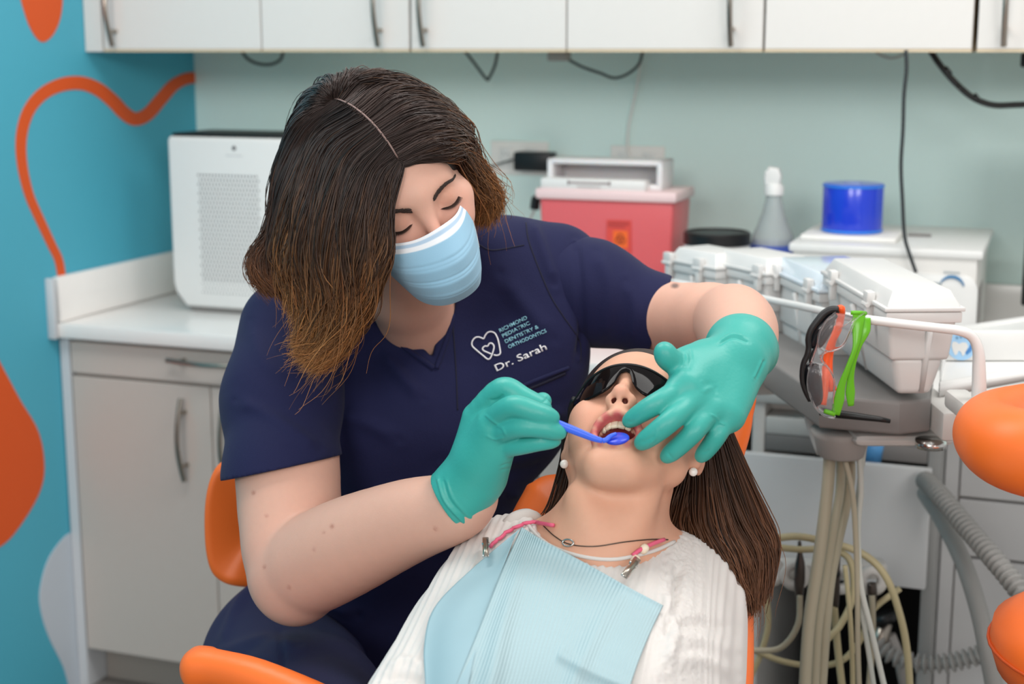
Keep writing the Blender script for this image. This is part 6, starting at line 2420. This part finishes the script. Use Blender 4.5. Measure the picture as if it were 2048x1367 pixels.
M_GUN = mat('dark_steel', (96, 88, 84), .3, metal=.9)
h1 = handpiece('slim dark steel handpiece with thin tip, between chair and hose bundle', [(1599, 1082, 2.33), (1600, 1105, 2.33), (1600, 1128, 2.33), (1599, 1160, 2.33), (1598, 1192, 2.33)], [.0030, .0040, .0085, .0092, .0065], M_GUN, None, None)
h2 = handpiece('thick dark handpiece with black ring standing in front of grey panel', [(1669, 1066, 2.30), (1669, 1082, 2.30), (1668, 1110, 2.30), (1667, 1140, 2.30), (1668, 1180, 2.30), (1670, 1212, 2.30)], [.0050, .0098, .0108, .0104, .0098, .0060], M_GUN, None, None)
MB().tube([W(1667, 1141, 2.30), W(1667, 1150, 2.30)], .0112, 14).build('ring', M_BLACK, h2, True, world_coords=True)
h3 = handpiece('short handpiece in the round holder under the corner of grey panel', [(1743, 1166, 2.32), (1744, 1180, 2.32), (1746, 1220, 2.32)], [.0075, .0085, .0055], M_GUN, None, None)
for (x, y, d) in ((1540, 1140, 2.38), (1588, 1148, 2.37), (1680, 1155, 2.36), (1742, 1158, 2.36)):
    c = W(x, y, d)
    rq = Matrix.Translation(c) @ Vector((-.1, -.95, .2)).to_track_quat('Z', 'Y').to_matrix().to_4x4()
    MB().lathe([(.009, 0), (.022, 0), (.025, .006), (.025, .018), (.021, .022), (.012, .022), (.009, .018), (.009, 0)], 24, mtx=rq).build('handpiece_holder', M_PALEG, du, True, world_coords=True)
a, b = W(1530, 1128, 2.40), W(1775, 1160, 2.40)
MB().box(a[0], b[0], 2.40, 2.44, b[2], a[2], .006).build('holder_bar', M_PALEG, du, world_coords=True)

# arm that carries the head from the chair base
MB().tube(spline([W(1560, 760, 2.50), W(1460, 775, 2.36), W(1370, 900, 2.12), W(1320, 1250, 1.95), (.22, 1.62, .10)], 24), .024, 12).build('carrying_arm', M_PALEG, du, True, world_coords=True)
MB().box(.10, .34, 1.62, 1.80, 0.0, .06, .02).build('foot', M_MIDGREY, du, world_coords=True)

# ------------------------------------------------------------------ service cabinet with a dropped grey front panel
VS = .74
uA, _ = RP(1500, 1000, VS)
uB, _ = RP(1878, 1000, VS)
zS = RP(1700, 775, VS)[1]
zS = min(zS, ZC - .037)
sc_ = rthing('service_cabinet', 'white open service cabinet with dark inside and dropped grey front panel', 'cabinet', uA, VS, 0)
w = uB - uA
D = VS - .08
zs = lambda y: RP(1600, y, VS)[1]
MB().box(0, .024, 0, D, 0.02, zS, .002).build('side_wall', M_PALEG, sc_)
MB().box(w - .024, w, 0, D, 0.02, zS, .002).build('side_wall', mat('grey_stile', (150, 150, 148), .5), sc_)
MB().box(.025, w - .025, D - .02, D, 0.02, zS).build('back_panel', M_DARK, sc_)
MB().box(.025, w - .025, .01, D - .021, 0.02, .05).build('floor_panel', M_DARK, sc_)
MB().box(0, w, -.004, D, zS, zS + .02, .002).build('top_panel', M_PALEG, sc_)
for y0, y1 in ((838, 872),):
    MB().box(.025, w - .025, 0.0, D - .03, zs(y1), zs(y0), .003).build('shelf', M_PALEG, sc_)
MB().box(.025, w - .025, 0.0, .02, zs(905), zs(872) - .001, .002).build('cross_rail', M_MIDGREY, sc_)
# things on its shelf
o = MB().tube([RW(RP(1560, 810, VS - .1)[0], VS - .1, zs(838) + .018), RW(RP(1665, 815, VS - .1)[0], VS - .1, zs(838) + .018)], .017, 16).build('cream_roll', mat('cream_plastic', (206, 202, 186), .5), None, True)
tag(o, 'cream coloured tube lying on the shelf of the service cabinet', 'tube')
bb = rthing('white_bin', 'white block shaped container at the left of the service cabinet shelf', 'container', RP(1506, 800, VS - .06)[0], VS - .06, zs(838) + .001)
MB().box(0, .10, 0, .05, 0, .03, .004).build('body', M_WHITEMATTE, bb)
MB().box(-.003, .103, -.003, .053, .0305, .04, .003).build('cover', M_PALEG, bb)
# dropped panel in front
a_ = RP(1478, 907, VS + .10)
b_ = RP(1850, 1180, VS + .10)
MB().box(a_[0] - uA, b_[0] - uA, -.10, -.08, b_[1], RP(1650, 920, VS + .10)[1], .003).build('drop_panel', mat('light_grey_panel', (212, 212, 212), .45), sc_)
for px in (1500, 1835):
    u_ = RP(px, 1000, VS)[0] - uA
    MB().box(u_ - .006, u_ + .006, -.081, .03, zs(960), zs(940), .001).build('hinge_arm', M_STEEL, sc_)
# blue cup
cu = MB().lathe([(0, 0), (.018, 0), (.024, .05), (.022, .05), (.017, .004), (0, .004)], 20, tuple(RW(RP(1744, 900, VS + .04)[0], VS + .045, RP(1744, 922, VS + .045)[1]))).build('blue_cup', mat('light_blue_plastic', (90, 160, 220), .4), None, True)
tag(cu, 'small light blue cup behind the top edge of the grey panel', 'cup')

# ------------------------------------------------------------------ suction hoses
def ribbed(name, label, px, r, m, pitch=.0125, fin=.0055):
    pts = spline([W(*p) for p in px], 400)
    seg = np.r_[0, np.cumsum(np.linalg.norm(np.diff(pts, axis=0), axis=1))]
    n = int(seg[-1] / pitch) * 6
    s = np.linspace(0, seg[-1], n)
    P = np.stack([np.interp(s, seg, pts[:, k]) for k in range(3)], 1)
    R = r + fin * np.clip(np.sin(2 * math.pi * s / pitch) * 1.4, -.6, 1)
    o = MB().tube(P, R, 12).build(name, m, None, True)
    tag(o, label, 'hose', 'suction hoses beside the drawer stack')
    return o


ribbed('suction_hose', 'upper ribbed grey suction hose running down to the orange stool', [(1850, 960, 2.60), (1880, 990, 2.50), (1930, 1050, 2.40), (1990, 1120, 2.30), (2050, 1195, 2.22), (2120, 1300, 2.15)], .0125, M_GHOSE)
o = MB().tube(spline([W(*p) for p in ((1850, 985, 2.62), (1885, 1040, 2.52), (1925, 1120, 2.42), (1955, 1210, 2.36), (1975, 1300, 2.32), (1998, 1420, 2.30))], 40), .0150, 14).build('suction_hose', M_GHOSE, None, True)
tag(o, 'smooth grey suction hose curving down below the ribbed one', 'hose', 'suction hoses beside the drawer stack')
ribbed('suction_hose', 'ribbed grey suction hose lying low across the cabinet foot', [(1755, 1290, 2.60), (1790, 1312, 2.58), (1840, 1326, 2.56), (1900, 1324, 2.54), (1960, 1308, 2.52), (2000, 1290, 2.50)], .0130, M_GHOSE)
v = thing('suction_valve', 'metal suction connector at the end of the low ribbed hose', 'connector', tuple(W(1760, 1270, 2.62)))
MB().tube([W(1772, 1245, 2.62), W(1760, 1275, 2.62), W(1755, 1300, 2.61)], [.012, .016, .018], 12).build('body', M_STEEL, v, True, world_coords=True)
MB().tube([W(1780, 1270, 2.62), W(1800, 1320, 2.62), W(1812, 1380, 2.62)], .011, 10).build('outlet', M_GREYP, v, True, world_coords=True)
MB().tube([W(1772, 1240, 2.62), W(1768, 1228, 2.62)], .02, 12).build('cap', M_BLACK, v, True, world_coords=True)
# ------------------------------------------------------------------ turn the whole place so that the room lies square to the axes
bpy.context.view_layer.update()
TURN = Matrix.Rotation(-RA, 4, 'Z')
for o in list(scene.objects):
    if o.parent is None:
        o.matrix_world = TURN @ o.matrix_world
bpy.context.view_layer.update()
